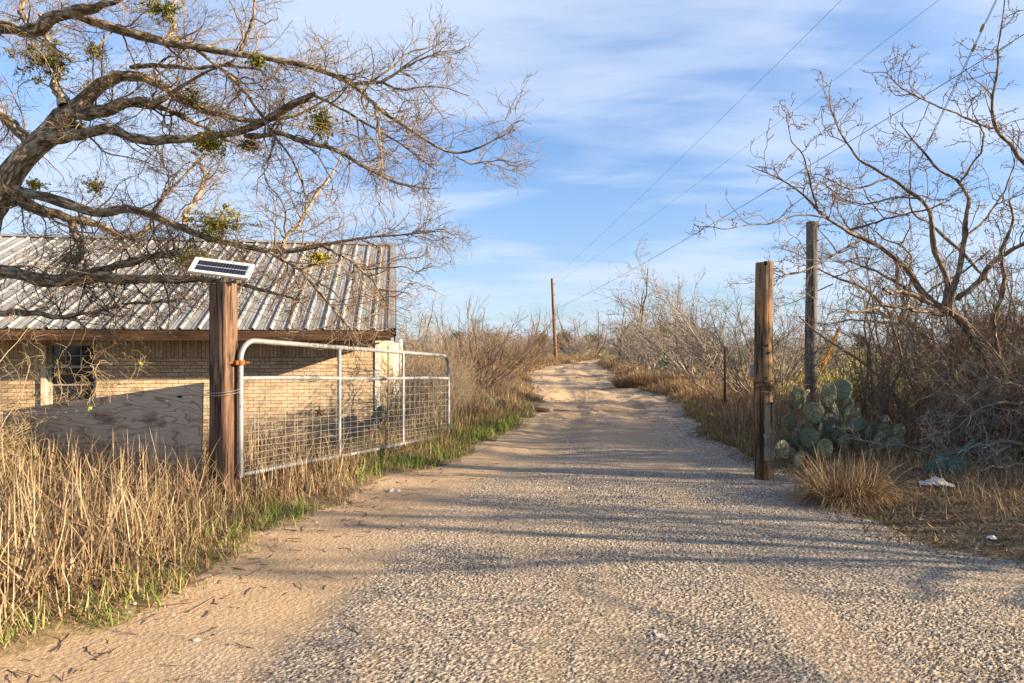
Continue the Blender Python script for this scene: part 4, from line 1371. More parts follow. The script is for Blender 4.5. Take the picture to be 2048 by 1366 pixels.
# ------------------------------------------------------------ shrubs
def shrub(name, label, mat, stems, h, spread, lean=(0, 0), curve=.10, trop=.05, d1=3.0, d2=5.0, r0=.012, wig=.12, K=10, base=.15, l1=(.5, 1.1), l2=(.18, .5), lev3=0, ang=(.3, .9), rmin=.003, cat='shrub', group=None):
    b = np.stack([RNG.normal(0, base, stems), RNG.normal(0, base, stems), np.full(stems, -.05)], 1)
    az = RNG.uniform(0, 2 * pi, stems)
    sp = spread * np.sqrt(RNG.uniform(.02, 1, stems))
    d = unit(np.stack([np.cos(az) * sp + lean[0], np.sin(az) * sp + lean[1], np.ones(stems)], 1))
    ln = h * RNG.uniform(.65, 1.15, stems) / np.maximum(d[:, 2], .45)
    Pt = np.zeros((stems, K, 3))
    Pt[:, 0] = b
    for k in range(1, K):
        d = unit(d + RNG.normal(0, wig, (stems, 3)) + np.array([0, 0, trop]))
        Pt[:, k] = Pt[:, k - 1] + d * (ln / (K - 1))[:, None]
    R = r0 * RNG.uniform(.6, 1.4, stems)[:, None] * np.linspace(1, .25, K)[None]
    P1, R1 = grow(Pt, R, d1, l1, ang, 8, wig * 1.4, trop, .007, rmin * 1.3, .2)
    P2, R2 = grow(P1, R1, d2, l2, ang, 6, wig * 1.6, trop, .006, rmin, .15)
    g = Geo().tubes(Pt, R, 6).tubes(P1, R1, 4).tubes(P2, R2, 3)
    if lev3:
        P3, R3 = grow(P2, R2, lev3, (.08, .25), (.3, 1.0), 5, wig * 1.8, trop, .006, rmin * .8, .15)
        g.tubes(P3, R3, 3)
    return tag(g.build(name, mat), label, cat, group)


def place(o, px, py, d, scale=1.0, rz=0.0, z=None):
    p = P(px, py, d)
    o.location = (p[0], d, float(surf_z(np.array([p[0]]), np.array([d]))[0]) if z is None else z)
    o.scale = (scale,) * 3
    o.rotation_euler = (0, 0, rz)
    return o


def put(o, x, y, scale, rz, label=None, group=None, sink=0.0):
    c = o.copy()
    COL.objects.link(c)
    c.location = (x, y, float(surf_z(np.array([x]), np.array([y]))[0]) - sink)
    c.scale, c.rotation_euler = (scale if isinstance(scale, tuple) else (scale,) * 3), (0, 0, rz)
    if label:
        c['label'] = label
    if group:
        c['group'] = group
    return c


# the fan-shaped bush right of the house, and others like it
FAN = shrub('fan_bush', 'big fan shaped bare bush rising behind the thicket beyond the gate', M_SHRUB_BROWN, 34, 2.05, 1.35, (.22, 0), trop=.05, d1=5.0, d2=6.5, r0=.021, wig=.09, l1=(.5, 1.2), l2=(.25, .65), lev3=3.5, rmin=.0042, ang=(.2, .6), base=.2, cat='bush')
place(FAN, 948, 750, 20, 1.0)
FAN.scale = (1.05, 1.05, .92)
FANR = shrub('fan_bush', 'wide bare bush sweeping low to the left behind the log post', M_SHRUB_GREY, 26, 2.0, 1.0, (-.85, 0), trop=.03, d1=4.6, d2=6.0, r0=.019, wig=.15, l1=(.8, 1.8), l2=(.3, .8), lev3=3.0, rmin=.0040, ang=(.25, .8), base=.25, cat='bush')
place(FANR, 1512, 800, 17.5, 1.2)
FAN3 = shrub('fan_bush', 'grey bare bush with upright branches left of the wide sweeping bush', M_SHRUB_GREY, 20, 3.2, .7, (-.2, 0), trop=.03, d1=3.2, d2=5.0, r0=.035, wig=.11, l1=(.7, 1.6), l2=(.3, .7), lev3=3.5, rmin=.006, cat='bush')
place(FAN3, 1385, 755, 27, 1.12)
put(FAN3, 9.4, 24, .88, 2.0, 'grey bare bush showing between the log post and the grey pole')
put(FAN3, 7.0, 34, .95, 4.0, 'grey bare bush with olive mistletoe near the far bend', None)
put(FAN, -4.2, 27, .7, 2.2, 'bare bush behind the right end of the house roof')
put(FAN3, -2.6, 33, .75, 1.0, 'bare bush left of the big fan shaped bush')
put(FAN, .6, 42, .9, 3.0, 'bare bush low between the fan bush and the leaning pole')

G_WEED = 'tan weed stems between the gate and the road'
L_WEED = 'tall tan leafless weed in the thicket between the gate and the road'
WEED = shrub('weed_bush', L_WEED, M_SHRUB_TAN, 34, 1.5, .55, (.22, 0), trop=.02, d1=3.6, d2=5.0, r0=.006, wig=.10, l1=(.3, .8), l2=(.12, .35), rmin=.0026, base=.30, ang=(.2, .7), cat='weed', group=G_WEED)
WEED2 = shrub('weed_bush', L_WEED, M_SHRUB_TAN, 26, 1.7, .4, (.15, 0), trop=.02, d1=3.0, d2=5.0, r0=.009, wig=.13, l1=(.4, .9), l2=(.15, .4), rmin=.003, base=.35, ang=(.25, .8), lev3=3, cat='weed', group=G_WEED)
put_w = []
first = True
for i in range(46):
    y = 11.2 + 19 * (i / 45) ** 1.1
    e = road_left(y)
    x = e - RNG.uniform(.5, 2.4 + .08 * y)
    if x < -1.9 and y < 16.5:
        x = -1.9 + RNG.uniform(0, .5)
    if e - x < .45:
        continue
    pxx = 1024 + x * FOC / y
    s = RNG.uniform(.75, 1.1) * (.42 + .58 * float(smooth(935, 840, np.array(pxx)))) * (1.0 if y > 13 else .85)
    src = WEED if i % 3 else WEED2
    put(src, x, y, s, RNG.uniform(-.6, .6))
place(WEED, 868, 870, 11.9, .72, .2)
place(WEED2, 850, 860, 13.6, .95, .1)

G_THK = 'brown brush in the right thicket'
L_THK = 'dense brown leafless brush in the right thicket'
THK = shrub('thicket_shrub', L_THK, M_SHRUB_BROWN, 34, 1.95, .75, (0, 0), trop=.02, d1=4.2, d2=6.5, r0=.011, wig=.22, l1=(.4, 1.0), l2=(.15, .45), lev3=5.5, rmin=.0030, base=.4, group=G_THK)
THK2 = shrub('thicket_shrub', L_THK, M_SHRUB_BROWN, 20, 2.6, .5, (-.1, 0), trop=.04, d1=4.2, d2=6.0, r0=.016, wig=.24, l1=(.5, 1.1), l2=(.2, .5), lev3=5.0, rmin=.0032, base=.4, group=G_THK)
place(THK, 1905, 905, 9.9, .9, .3)
place(THK2, 1850, 850, 11.5, .95, 1.2)
for x, y, s, v in ((5.6, 10.6, .8, 0), (6.6, 9.6, .9, 0), (7.4, 9.2, 1.0, 1), (8.0, 10.6, 1.0, 1), (8.2, 12.6, 1.0, 1), (9.2, 11.6, 1.1, 0), (9.2, 14.2, 1.05, 1), (10.4, 13.4, 1.1, 0), (10.8, 15.6, 1.1, 1), (12.2, 16.2, 1.15, 0), (8.3, 8.4, .95, 0), (9.3, 9.4, 1.05, 1), (10.6, 10.8, 1.1, 0), (11.6, 12.4, 1.1, 1), (9.6, 7.6, .9, 0), (10.8, 8.6, 1.0, 1), (12.4, 9.6, 1.1, 0), (13.8, 13.8, 1.1, 1), (12.2, 7.4, .8, 0), (14, 8, .95, 1), (7.6, 7.5, .62, 0), (13, 18, 1.1, 0), (7.2, 6.6, .7, 0), (8.2, 6.2, .85, 1), (9.0, 7.0, .95, 0), (9.6, 5.9, .8, 1), (11.0, 6.4, 1.0, 0), (12.4, 5.9, .9, 1), (13.6, 6.7, 1.1, 0), (6.6, 8.1, .62, 1), (7.3, 8.4, .8, 0), (15, 5.4, .9, 0), (16.5, 6.5, 1.1, 1), (5.9, 9.0, .6, 0), (8.6, 4.7, .62, 0), (9.8, 3.9, .7, 1), (15.5, 10, 1.2, 0), (17, 8.6, 1.2, 1)):
    put(THK2 if v else THK, x, y, s, RNG.uniform(0, 6.2))
SAP = shrub('sapling', 'slim bare sapling with a straight dark trunk behind the cactus', M_SHRUB_BROWN, 1, 3.1, .02, (0, 0), trop=.03, d1=7, d2=5, r0=.055, wig=.05, l1=(.5, 1.3), l2=(.25, .6), lev3=4.0, rmin=.0035, base=.02, ang=(.6, 1.3), cat='tree')
place(SAP, 1729, 850, 12.6, .78)
dup(SAP, (7.9, 13.3, 0), 2.0, .72, 'slim bare sapling standing inside the right thicket, nearer the frame edge')

PALE = shrub('pale_shrub', 'pale grey crooked bare shrub at the front of the right thicket, beside the net', M_DEAD, 9, 1.5, .9, (-.1, 0), trop=.0, d1=4.0, d2=5.5, r0=.014, wig=.30, l1=(.4, 1.0), l2=(.15, .45), lev3=5, rmin=.0034, base=.25)
place(PALE, 2010, 925, 8.7, .85, 1.0)
put(PALE, 6.1, 9.1, 1.0, 4.4, 'pale grey crooked bare shrub between two others in the right thicket')
put(PALE, 6.9, 8.9, 1.15, .4, 'pale grey crooked bare shrub at the right frame edge')
TRK = shrub('trunk_shrub', 'dark many stemmed bare shrub under the bent mesquite trunk', M_TWIGR, 6, 2.6, .45, (-.15, 0), trop=.03, d1=3.6, d2=4.5, r0=.034, wig=.16, l1=(.6, 1.3), l2=(.25, .6), lev3=4, rmin=.0042, base=.3)
place(TRK, 1900, 880, 10.4, .95, .5)
put(TRK, 5.75, 11.0, .85, 2.2, 'dark many stemmed bare shrub behind the right end of the cactus')
put(TRK, 8.0, 11.3, 1.05, 3.6, 'dark many stemmed bare shrub at the right edge of the thicket')
put(TRK, 7.0, 12.6, 1.1, 5.0, 'dark many stemmed bare shrub deep in the right thicket')
# far trees by the bend
FART = shrub('bare_tree', 'spreading bare tree with dark crooked limbs at the far bend of the road', M_SHRUB_BROWN, 7, 4.4, 1.5, (.1, 0), trop=.05, d1=2.6, d2=3.0, r0=.13, wig=.2, l1=(1.4, 3.2), l2=(.7, 1.6), lev3=2.4, rmin=.013, base=.35, K=9, cat='tree')
place(FART, 1252, 715, 58, 1.15)
put(FART, 18.0, 66, .8, 2.4, 'smaller crooked bare tree right of the tree at the far bend')
put(FART, 8.2, 92, .95, 4.4, 'farthest crooked bare tree above the end of the road')
G_FARB = 'far grey brush beyond the bend'
L_FARB = 'far grey bare brush lining the bend of the road'
FARB = shrub('far_bush', L_FARB, M_SHRUB_GREY, 22, 2.2, .9, (0, 0), trop=.03, d1=2.6, d2=3.2, r0=.03, wig=.16, l1=(.7, 1.5), l2=(.35, .8), lev3=3, rmin=.011, base=.5, group=G_FARB)
FARB.location = (-3.5, 55, 0)
for i in range(62):
    y = RNG.uniform(38, 120)
    side = RNG.random() < .52
    x = (road_left(y) - RNG.uniform(1.5, 24)) if side else (road_right(y) + RNG.uniform(1.2, 12))
    put(FARB, x, y, RNG.uniform(.75, 1.35), RNG.uniform(0, 6), sink=.1)
for i, (x, y, s) in enumerate(((1.5, 74, .8), (14.5, 84, .9), (-3.5, 84, .95), (22, 96, 1.0), (4.5, 100, .9), (13, 108, 1.0), (-10, 70, .9))):
    put(FART, x, y, s, 1.1 * i + .4, 'dark bare tree in the far tree line around the road end', 'dark bare trees of the far tree line')
for i in range(24):
    put(FARB, RNG.uniform(-6, 32), RNG.uniform(118, 150), RNG.uniform(1.2, 1.9), RNG.uniform(0, 6), sink=.1)

# far dark evergreens
def juniper(seed, label):
    g, t = Geo(), thing('juniper_tree', label, 'tree')
    for k in range(9):
        c = np.array([RNG.normal(0, .7), RNG.normal(0, .7), RNG.uniform(.8, 3.2)])
        leaves(g, c, (1.0, 1.0, .9), 300, .12, shell=.3)
    g.build('crown', M_EVERG, t)
    Geo().tubes([(0, 0, -.1), (.05, 0, 1.0), (0, 0, 2.6)], [.14, .11, .05], 8).build('trunk', M_BARKR, t)
    return t


J = juniper(1, 'dark juniper just right of the leaning power pole base')
J.location = (8.5, 108, .2)
dup(J, (5.0, 112, .2), 1.0, .95, 'dark juniper just left of the leaning power pole')
for i, (x, y, s) in enumerate(((16, 135, 1.1), (22, 128, 1.0), (-3, 118, 1.0), (-9, 112, 1.1), (70, 150, 1.0), (78, 152, 1.1), (60, 155, .9), (52, 149, .9), (90, 160, 1.2), (104, 158, 1.1))):
    dup(J, (x, y, 0), i * 1.3, s, 'dark far juniper on the horizon', 'dark junipers on the horizon')
g = Geo()
c = P(1332, 655, 33)
for k in range(4):
    leaves(g, c + RNG.normal(0, .15, 3), (.6, .5, .5), 160, .05, shell=.02)
g.tubes([c - [0, 0, 1.9], c - [.1, 0, .8], c], [.05, .04, .02], 6)
tag(g.build('mistletoe_clump', M_MIST_G, origin=c - [0, 0, 1.9]), 'olive green mistletoe ball in the bare bush near the far bend', 'mistletoe')
GB = Geo()
leaves(GB, (0, 0, .45), (.75, .6, .5), 1500, .035, shell=.2)
GB.tubes(np.stack([np.zeros((30, 3)), RNG.normal(0, .2, (30, 3)) + [0, 0, .4], RNG.normal(0, .4, (30, 3)) + [0, 0, .7]], 1), np.array([.01, .007, .004]), 4)
gb = tag(GB.build('green_bush', M_MIST_G), 'low olive green bush behind the yellow guards', 'bush')
gb.location = (7.9, 15.4, 0)

# bleached dead branches lying in front of the thicket
g = Geo()
rows = [(8.2, 8.4, [(2120, 850, 9), (2048, 888, 7), (1990, 893, 5.5), (1930, 900, 4.5), (1890, 915, 3.5), (1850, 925, 2)]), (8.2, 7.8, [(2020, 892, 5), (1980, 915, 4), (1940, 935, 3), (1900, 955, 2), (1875, 970, 1.2)]), (8.6, 8.2, [(2110, 740, 6), (2048, 765, 5), (1985, 775, 4), (1930, 800, 3), (1880, 860, 2)]), (8.4, 8.1, [(2100, 820, 6), (2000, 800, 4.5), (1960, 815, 3.4), (1900, 870, 2.4), (1840, 880, 1.4)]), (8.3, 8.1, [(1990, 905, 4), (1860, 905, 3), (1760, 888, 2.2), (1700, 880, 1.2)]), (8.0, 7.6, [(2090, 920, 5), (2010, 930, 4), (1960, 940, 2.6)])]
Pl, Rl = limbs(rows, 30, .35)
Rl = Rl * .6
P1, R1 = grow(Pl, np.maximum(Rl, .007), 5.5, (.3, .85), (.4, 1.2), 8, .3, .0, .008, .0036, .05)
P2, R2 = grow(P1, R1, 6, (.12, .4), (.4, 1.2), 6, .34, .0, .007, .0028, .1)
P3, R3 = grow(P2, R2, 5, (.06, .2), (.4, 1.2), 5, .34, .0, .007, .0022, .1)
Pl[..., 2] = np.maximum(Pl[..., 2], .03)
g.tubes(Pl, Rl, 8).tubes(P1, R1, 4).tubes(P2, R2, 3).tubes(P3, R3, 3)
tag(g.build('dead_branches', M_DEAD, origin=(*Pl[0, 0][:2], 0)), 'bleached grey fallen branches lying before the right thicket', 'branches')

# thin tangled vine over the plywood's left end and the window
g = Geo()
n = 240
b = np.stack([RNG.uniform(-5.9, -4.1, n), RNG.uniform(5.6, 6.5, n), np.full(n, .0)], 1)
K = 18
Pt = np.zeros((n, K, 3))
Pt[:, 0] = b
d = unit(np.stack([RNG.normal(.1, .5, n), RNG.normal(0, .25, n), RNG.uniform(.5, 1.2, n)], 1))
ln = RNG.uniform(.6, 2.3, n)
for k in range(1, K):
    d = unit(d + RNG.normal(0, .26, (n, 3)) + np.array([.02, 0, -.05 * (k > 9)]))
    Pt[:, k] = Pt[:, k - 1] + d * (ln / (K - 1))[:, None]
R = np.linspace(.0050, .0020, K)[None] * RNG.uniform(.7, 1.4, n)[:, None]
P1, R1 = grow(Pt, R, 6, (.2, .8), (.4, 1.3), 9, .34, .0, .006, .0020, .15)
P2, R2 = grow(P1, R1, 7, (.06, .3), (.4, 1.3), 6, .38, .0, .006, .0015, .1)
for a, r, s in ((Pt, R, 5), (P1, R1, 4), (P2, R2, 3)):
    keep = (a[:, :, 0].max(1) < -4.45 + 1.4 * (a[:, :, 2].min(1) > .95)) & (a[:, :, 2].max(1) < 1.80 - .45 * np.maximum(a[:, :, 0].max(1) + 4.2, 0))
    g.tubes(a[keep], r[keep], s)
q = P1.reshape(-1, 3)
q = q[(q[:, 0] < -3.6) & (q[:, 2] < 1.55)]
q = q[RNG.integers(0, len(q), 110)]
for c in q:
    leaves(g, c, (.02, .02, .02), 2, .03, m=1)
tag(g.build('tangled_vine', [M_VINE, M_VINELEAF], origin=(-5, 6.4, 0)), 'thin tan tangled vine climbing over the left end of the plywood', 'vine')


# ------------------------------------------------------------ prickly pears
def m_pad(nt, oc):
    n = noise(nt, oc, 7, 4, .6)
    c = ramp(nt, n, [(.3, (.10, .122, .075)), (.5, (.155, .175, .105)), (.7, (.255, .26, .15))])
    c = mixc(nt, ramp(nt, noise(nt, oc, 16, 4), [(.52, 0.0), (.62, .8)]), c, (.22, .19, .115))
    rn = node(nt, 'ShaderNodeObjectInfo').outputs['Random']
    c = mixc(nt, ramp(nt, rn, [(.0, .55), (.3, 0.0), (.75, 0.0), (1.0, .0)]), c, (.20, .20, .10))
    c = mixc(nt, ramp(nt, rn, [(.6, 0.0), (1.0, .6)]), c, (.05, .07, .055))
    v = node(nt, 'ShaderNodeTexVoronoi', {'Vector': oc, 'Scale': 30.0}).outputs['Distance']
    c = mixc(nt, ramp(nt, v, [(.10, .8), (.17, 0.0)]), c, (.12, .10, .06))
    return c, bump(nt, maths(nt, 'ADD', v, noise(nt, oc, 22, 5, .7)), .8, .014)


M_PAD = material('cactus_pad', m_pad, .65, .3)
M_SPINE = material('cactus_spine', m_plain((.50, .42, .28), .2, 30), .6)


def pad_geo(w, h, seed, th=.016, spines=90):
    """one flattened pad standing on its narrow end at the origin, facing -y"""
    nr, na = 9, 28
    V = []
    a = np.linspace(0, 2 * pi, na, endpoint=False)
    ox, oz = np.sin(a), -np.cos(a)
    prof = w * (.80 + .22 * (oz + 1) / 2 * 1.0) * (1 + (vnoise(np.cos(a) + 5, np.sin(a) + 5, 1.3, seed) - .5) * .12)
    cup = RNG.uniform(-.05, .12)
    for side in (-1, 1):
        for r in np.linspace(1, .08, nr):
            y = side * th * np.sqrt(max(1 - r ** 4, 0)) + side * .003
            x, z = ox * prof * r, oz * h * r + h
            V.append(np.stack([x, y + cup * (x * x) / w + np.zeros(na), z], 1))
    V = np.concatenate(V)
    q = []
    for s in range(2):
        b = s * nr * na
        for i in range(nr - 1):
            for j in range(na):
                f = (b + i * na + j, b + i * na + (j + 1) % na, b + (i + 1) * na + (j + 1) % na, b + (i + 1) * na + j)
                q.append(f if s else f[::-1])
    for j in range(na):
        q.append((j, (j + 1) % na, nr * na + (j + 1) % na, nr * na + j))
    g = Geo().add(V, q)
    for s in range(2):
        b = (s * nr + nr - 1) * na
        g.add(np.concatenate([V[b:b + na], V[b:b + na].mean(0, keepdims=True)]), T=[(i, (i + 1) % na, na) if s else ((i + 1) % na, i, na) for i in range(na)])
    if spines:
        k = RNG.integers(0, len(V), spines)
        p = V[k]
        out = np.stack([ox[k % na] * .35, np.where(k < nr * na, -1, 1) * 1.0, oz[k % na] * .35], 1)
        e = unit(out + RNG.normal(0, .45, (spines, 3))) * RNG.uniform(.012, .034, spines)[:, None]
        g.tubes(np.stack([p, p + e], 1), np.array([.0015, .0005]), 3, m=1)
    return g


def cactus(label, loc, padlist, name='prickly_pear', group=None):
    t = thing(name, label, 'cactus', loc, 0, group)
    for (x, y, z, w, h, yaw, roll, pitch) in padlist:
        o = pad_geo(w, h, int(RNG.integers(999)), .008 + .045 * w).build('pad', [M_PAD, M_SPINE], t)
        o.location = (x, y, z)
        o.rotation_euler = (pitch, roll, yaw)
    return t


rows = [(1592, 798, 22, 23, .15, .3, .1), (1588, 778, 9, 9, .35, .8, -.2), (1656, 790, 18, 27, .0, .1, 0), (1684, 779, 18, 22, .25, -.5, .15), (1692, 815, 18, 21, -.1, .6, .25), (1628, 826, 21, 22, -.25, -.2, -.1), (1606, 842, 12, 17, .05, 1.1, -.5), (1662, 846, 18, 20, .1, .2, .1), (1690, 853, 10, 22, .05, 1.2, .15), (1711, 851, 16, 16, .1, -.3, .5), (1592, 874, 18, 20, -.05, .5, -.2), (1617, 876, 18, 21, -.2, -.6, 0), (1564, 900, 18, 20, -.3, .3, -.3), (1598, 920, 13, 18, -.45, .4, .5), (1651, 897, 17, 20, -.3, -.1, .05), (1690, 886, 14, 17, -.1, .4, .3), (1736, 872, 13, 20, .15, .9, .1), (1798, 864, 16, 17, .35, .3, .4), (1768, 868, 14, 21, .3, -.9, .1), (1640, 862, 13, 19, .0, 1.0, .1), (1632, 905, 16, 19, -.15, .7, -.2), (1675, 868, 15, 19, .2, -.7, 0), (1640, 815, 11, 17, .2, 1.2, 0), (1672, 822, 14, 19, .25, .8, -.15), (1575, 885, 13, 18, .1, -.8, -.3), (1700, 905, 15, 17, .0, .5, .4), (1660, 920, 15, 16, -.1, .2, .6), (1615, 900, 14, 18, .1, -.4, -.1), (1722, 893, 14, 16, .2, .1, .3), (1750, 893, 13, 17, .25, .6, .2), (1672, 780, 9, 14, .4, .9, .1), (1700, 795, 12, 17, .45, 1.1, .2), (1605, 790, 12, 15, .4, .5, -.3), (1548, 905, 11, 15, -.2, .7, -.6), (1630, 880, 16, 20, .25, .3, .2), (1658, 872, 15, 19, .3, -.5, -.2), (1608, 862, 15, 18, .3, .2, -.3), (1685, 838, 13, 17, .35, .5, .2), (1700, 875, 15, 18, .25, -.6, .3), (1580, 910, 14, 17, .0, -.3, -.5), (1635, 925, 15, 16, -.2, .6, -.4), (1690, 922, 14, 15, .05, -.4, .6), (1640, 850, 14, 18, .35, -.2, .1), (1715, 912, 13, 16, .2, .8, .5), (1758, 880, 14, 18, .1, .2, -.2), (1785, 890, 13, 16, .2, -.5, .3), (1722, 850, 13, 17, .45, .3, .2), (1745, 858, 12, 16, .5, -.4, -.1), (1770, 845, 12, 16, .5, .6, .3), (1800, 888, 13, 16, .35, .1, .5), (1730, 905, 14, 16, .05, -.2, .1), (1765, 905, 13, 15, .1, .5, .4), (1710, 830, 12, 16, .5, .2, .3), (1580, 845, 13, 17, .35, -.3, -.2)]
cl = np.array([P(1640, 930, 8.7)[0], 8.7, 0.0])
pl = []
for px, py, w, h, dy, yaw, roll in rows:
    dy = dy - .45 * max(px - 1705, 0) / 60 if px > 1705 else dy
    d = 8.7 + dy
    c = P(px, py, d) - cl
    s = d / FOC
    hh = h * s
    c = c - np.array([sin(roll) * hh, 0, cos(roll) * hh])
    pl.append((c[0], dy, c[2], w * s * (1 + .25 * abs(sin(yaw))), hh, yaw, roll, RNG.normal(0, .15)))
cactus('large grey green prickly pear of many pads beside the log post', cl, pl)


def wild_cactus(label, loc, n, hgt, rad, group=None, pale=None):
    pl = []
    for i in range(n):
        lev = i / n
        a, r = RNG.uniform(0, 2 * pi), rad * RNG.uniform(0, 1) * (1 - .4 * lev)
        w = RNG.uniform(.095, .14)
        pl.append((r * cos(a), r * sin(a), lev * (hgt - .25) - .03, w, w * 1.2, RNG.uniform(-1.3, 1.3), RNG.normal(0, .4), RNG.normal(0, .25)))
    return cactus(label, loc, pl, group=group)


p = P(988, 815, 15.2)
t = cactus('small pale prickly pear in the weeds at the left road edge', (p[0] - .05, 15.2, 0), [(-.05, 0, .02, .16, .18, .5, -.15, .1), (.19, -.05, .05, .13, .15, -.5, .3, .1), (-.1, .05, .22, .12, .13, .8, -.3, 0), (.05, .12, .0, .15, .19, .2, .1, 0)])
p = P(772, 850, 13.2)
wild_cactus('small prickly pear in front of the house corner seen through the gate', (p[0], 13.0, -.3), 9, .75, .16)
wild_cactus('tiny prickly pear low behind the far end of the gate', (P(836, 870, 13.3)[0], 13.4, -.35), 5, .42, .12)
p = P(1318, 745, 34)
wild_cactus('wide dark prickly pear patch on the right road side before the bend', (p[0], 32, 0), 40, 1.05, 1.25)
p = P(1262, 722, 52)
wild_cactus('farthest dark prickly pear patch by the bend of the road', (p[0], 50, 0), 34, 1.1, 1.3)
p = P(1485, 790, 21)
wild_cactus('prickly pear half hidden behind the log post in yellow grass', (p[0], 21, 0), 14, .7, .45)
wild_cactus('prickly pear pads in the grass right of the russet bush', (P(1390, 770, 27)[0], 27, 0), 12, .6, .5)


# ------------------------------------------------------------ grasses
def scatter(n, x0, x1, y0, y1):
    return RNG.uniform(x0, x1, n), RNG.uniform(y0, y1, n)


def grass(name, label, mat, x, y, hgt, width, lean, curl, K=4, kink=0.0, az=None, z=None):
    z = surf_z(x, y) - .02 if z is None else z
    g = Geo()
    blades(g, np.stack([x, y, z], 1), hgt, width, lean, curl, K, kink, az)
    return kind(g.build(name, mat), 'stuff', label)


def clump(x, y, f, seed, lo, hi):
    return RNG.random(len(x)) < smooth(lo, hi, vnoise(x, y, f, seed, 2))


def outside(x, y):
    return -road_in(x, y)


def house_free(x, y):
    return ~((y > 12.9 - .167 * (-2.6 - x)) & (x < -2.55 - .167 * (y - 13.3)))


# tall dry grass of the left verge
x, y = scatter(150000, -8.5, -1.2, 2.2, 9.2)
o = outside(x, y)
k = (o > -.02) & clump(x, y, 2.6, 91, .25, .66) & (x > -.80 * y - 1.4) & (RNG.random(len(x)) < .8 * smooth(-.05, .75, o)) & ~((x > -2.58) & (y > 6.15) & (RNG.random(len(x)) < .35))
x, y, o = x[k], y[k], o[k]
n = len(x)
hh = (.12 + .26 * smooth(0, 1.1, o)) * np.where(RNG.random(n) < .5, RNG.uniform(.3, .75, n), RNG.uniform(.6, 1.35, n)) * (.45 + 1.0 * vnoise(x, y, 1.7, 92)) * (1 - .60 * smooth(4.4, 5.6, y)) * (1 + .5 * np.exp(-((x + 2.75) ** 2 + (y - 5.7) ** 2) / .12))
grass('dry_grass', 'tall dry straw coloured grass on the left verge before the plywood', M_DRY, x, y, hh, .0029, np.abs(RNG.normal(.42, .45, n)), RNG.normal(.9, 1.1, n), 7, .85)
# matted stems lying among it
x, y = scatter(22000, -7, -1.3, 2.3, 8.0)
k = (outside(x, y) > .15) & (x > -.80 * y - 1.4)
x, y = x[k], y[k]
n = len(x)
grass('grass_stems', 'bleached bent stems among the tall dry grass', M_DRY, x, y, RNG.uniform(.3, .75, n) * smooth(-.3, .9, outside(x, y)), .0042, np.abs(RNG.normal(.35, .3, n)), RNG.normal(.4, .9, n), 7, .6)
# green tufts along the right road edge
x, y = scatter(26000, 2.6, 6.5, 7.5, 17)
o = outside(x, y)
k = (o > -.05) & (o < .7) & clump(x, y, 1.1, 96, .42, .62)
x, y = x[k], y[k]
n = len(x)
grass('green_grass', 'dull green grass along the right edge of the road', M_OLIVE, x, y, RNG.uniform(.05, .20, n), .0045, np.abs(RNG.normal(.25, .3, n)), RNG.normal(.5, .5, n), 4)
# brown matted thatch and litter under and in front of it
x, y = scatter(110000, -7, .8, 2.3, 14)
o = outside(x, y)
k = (o > -.22) & (o < 3.4) & (RNG.random(len(x)) < smooth(-.28, .15, o + .25 * (vnoise(x, y, 2.2, 93, 2) - .5))) & (x > -.80 * y - 1.0) & ~((y > 7.5) & (x < -2.6))
x, y, o = x[k], y[k], o[k]
n = len(x)
grass('thatch', 'brown matted thatch at the foot of the left verge grass', M_RUSSET, x, y, RNG.uniform(.05, .24, n) * (.3 + .9 * smooth(-.2, .5, o)), .0026, np.abs(RNG.normal(.9, .45, n)), RNG.normal(.5, .9, n), 4, .4, z=surf_z(x, y) + .004)
# fresh green grass along the left road edge
x, y = scatter(70000, -5, .4, 2.2, 17)
o = outside(x, y)
k = (o > -.06) & (o < .8) & clump(x, y, 1.2, 95, .30, .54) & (RNG.random(len(x)) < smooth(.85, .1, o))
x, y = x[k], y[k]
n = len(x)
grass('green_grass', 'fresh green grass along the left edge of the road', M_GREEN, x, y, RNG.uniform(.05, .17, n) * (1 + .03 * y), .0026 + .0002 * y, np.abs(RNG.normal(.2, .25, n)), RNG.normal(.5, .4, n), 4)
x, y = scatter(60000, -9, 2.0, 7.6, 15)
o = outside(x, y)
k = (o > .1) & house_free(x, y) & clump(x, y, .9, 97, .3, .55)
x, y = x[k], y[k]
n = len(x)
grass('weeds', 'olive and straw weeds growing behind the gate', M_OLIVE, x, y, RNG.uniform(.06, .26, n), .0045, np.abs(RNG.normal(.25, .3, n)), RNG.normal(.5, .5, n), 4)
x, y = scatter(60000, -9, 2.0, 7.4, 16)
o = outside(x, y)
k = (o > .25) & house_free(x, y) & clump(x, y, 1.5, 98, .38, .7)
x, y = x[k], y[k]
n = len(x)
grass('dry_grass', 'dry grass behind and under the open gate', M_DRY, x, y, RNG.uniform(.08, .34, n), .0036, np.abs(RNG.normal(.3, .3, n)), RNG.normal(.7, .7, n), 5, .4)
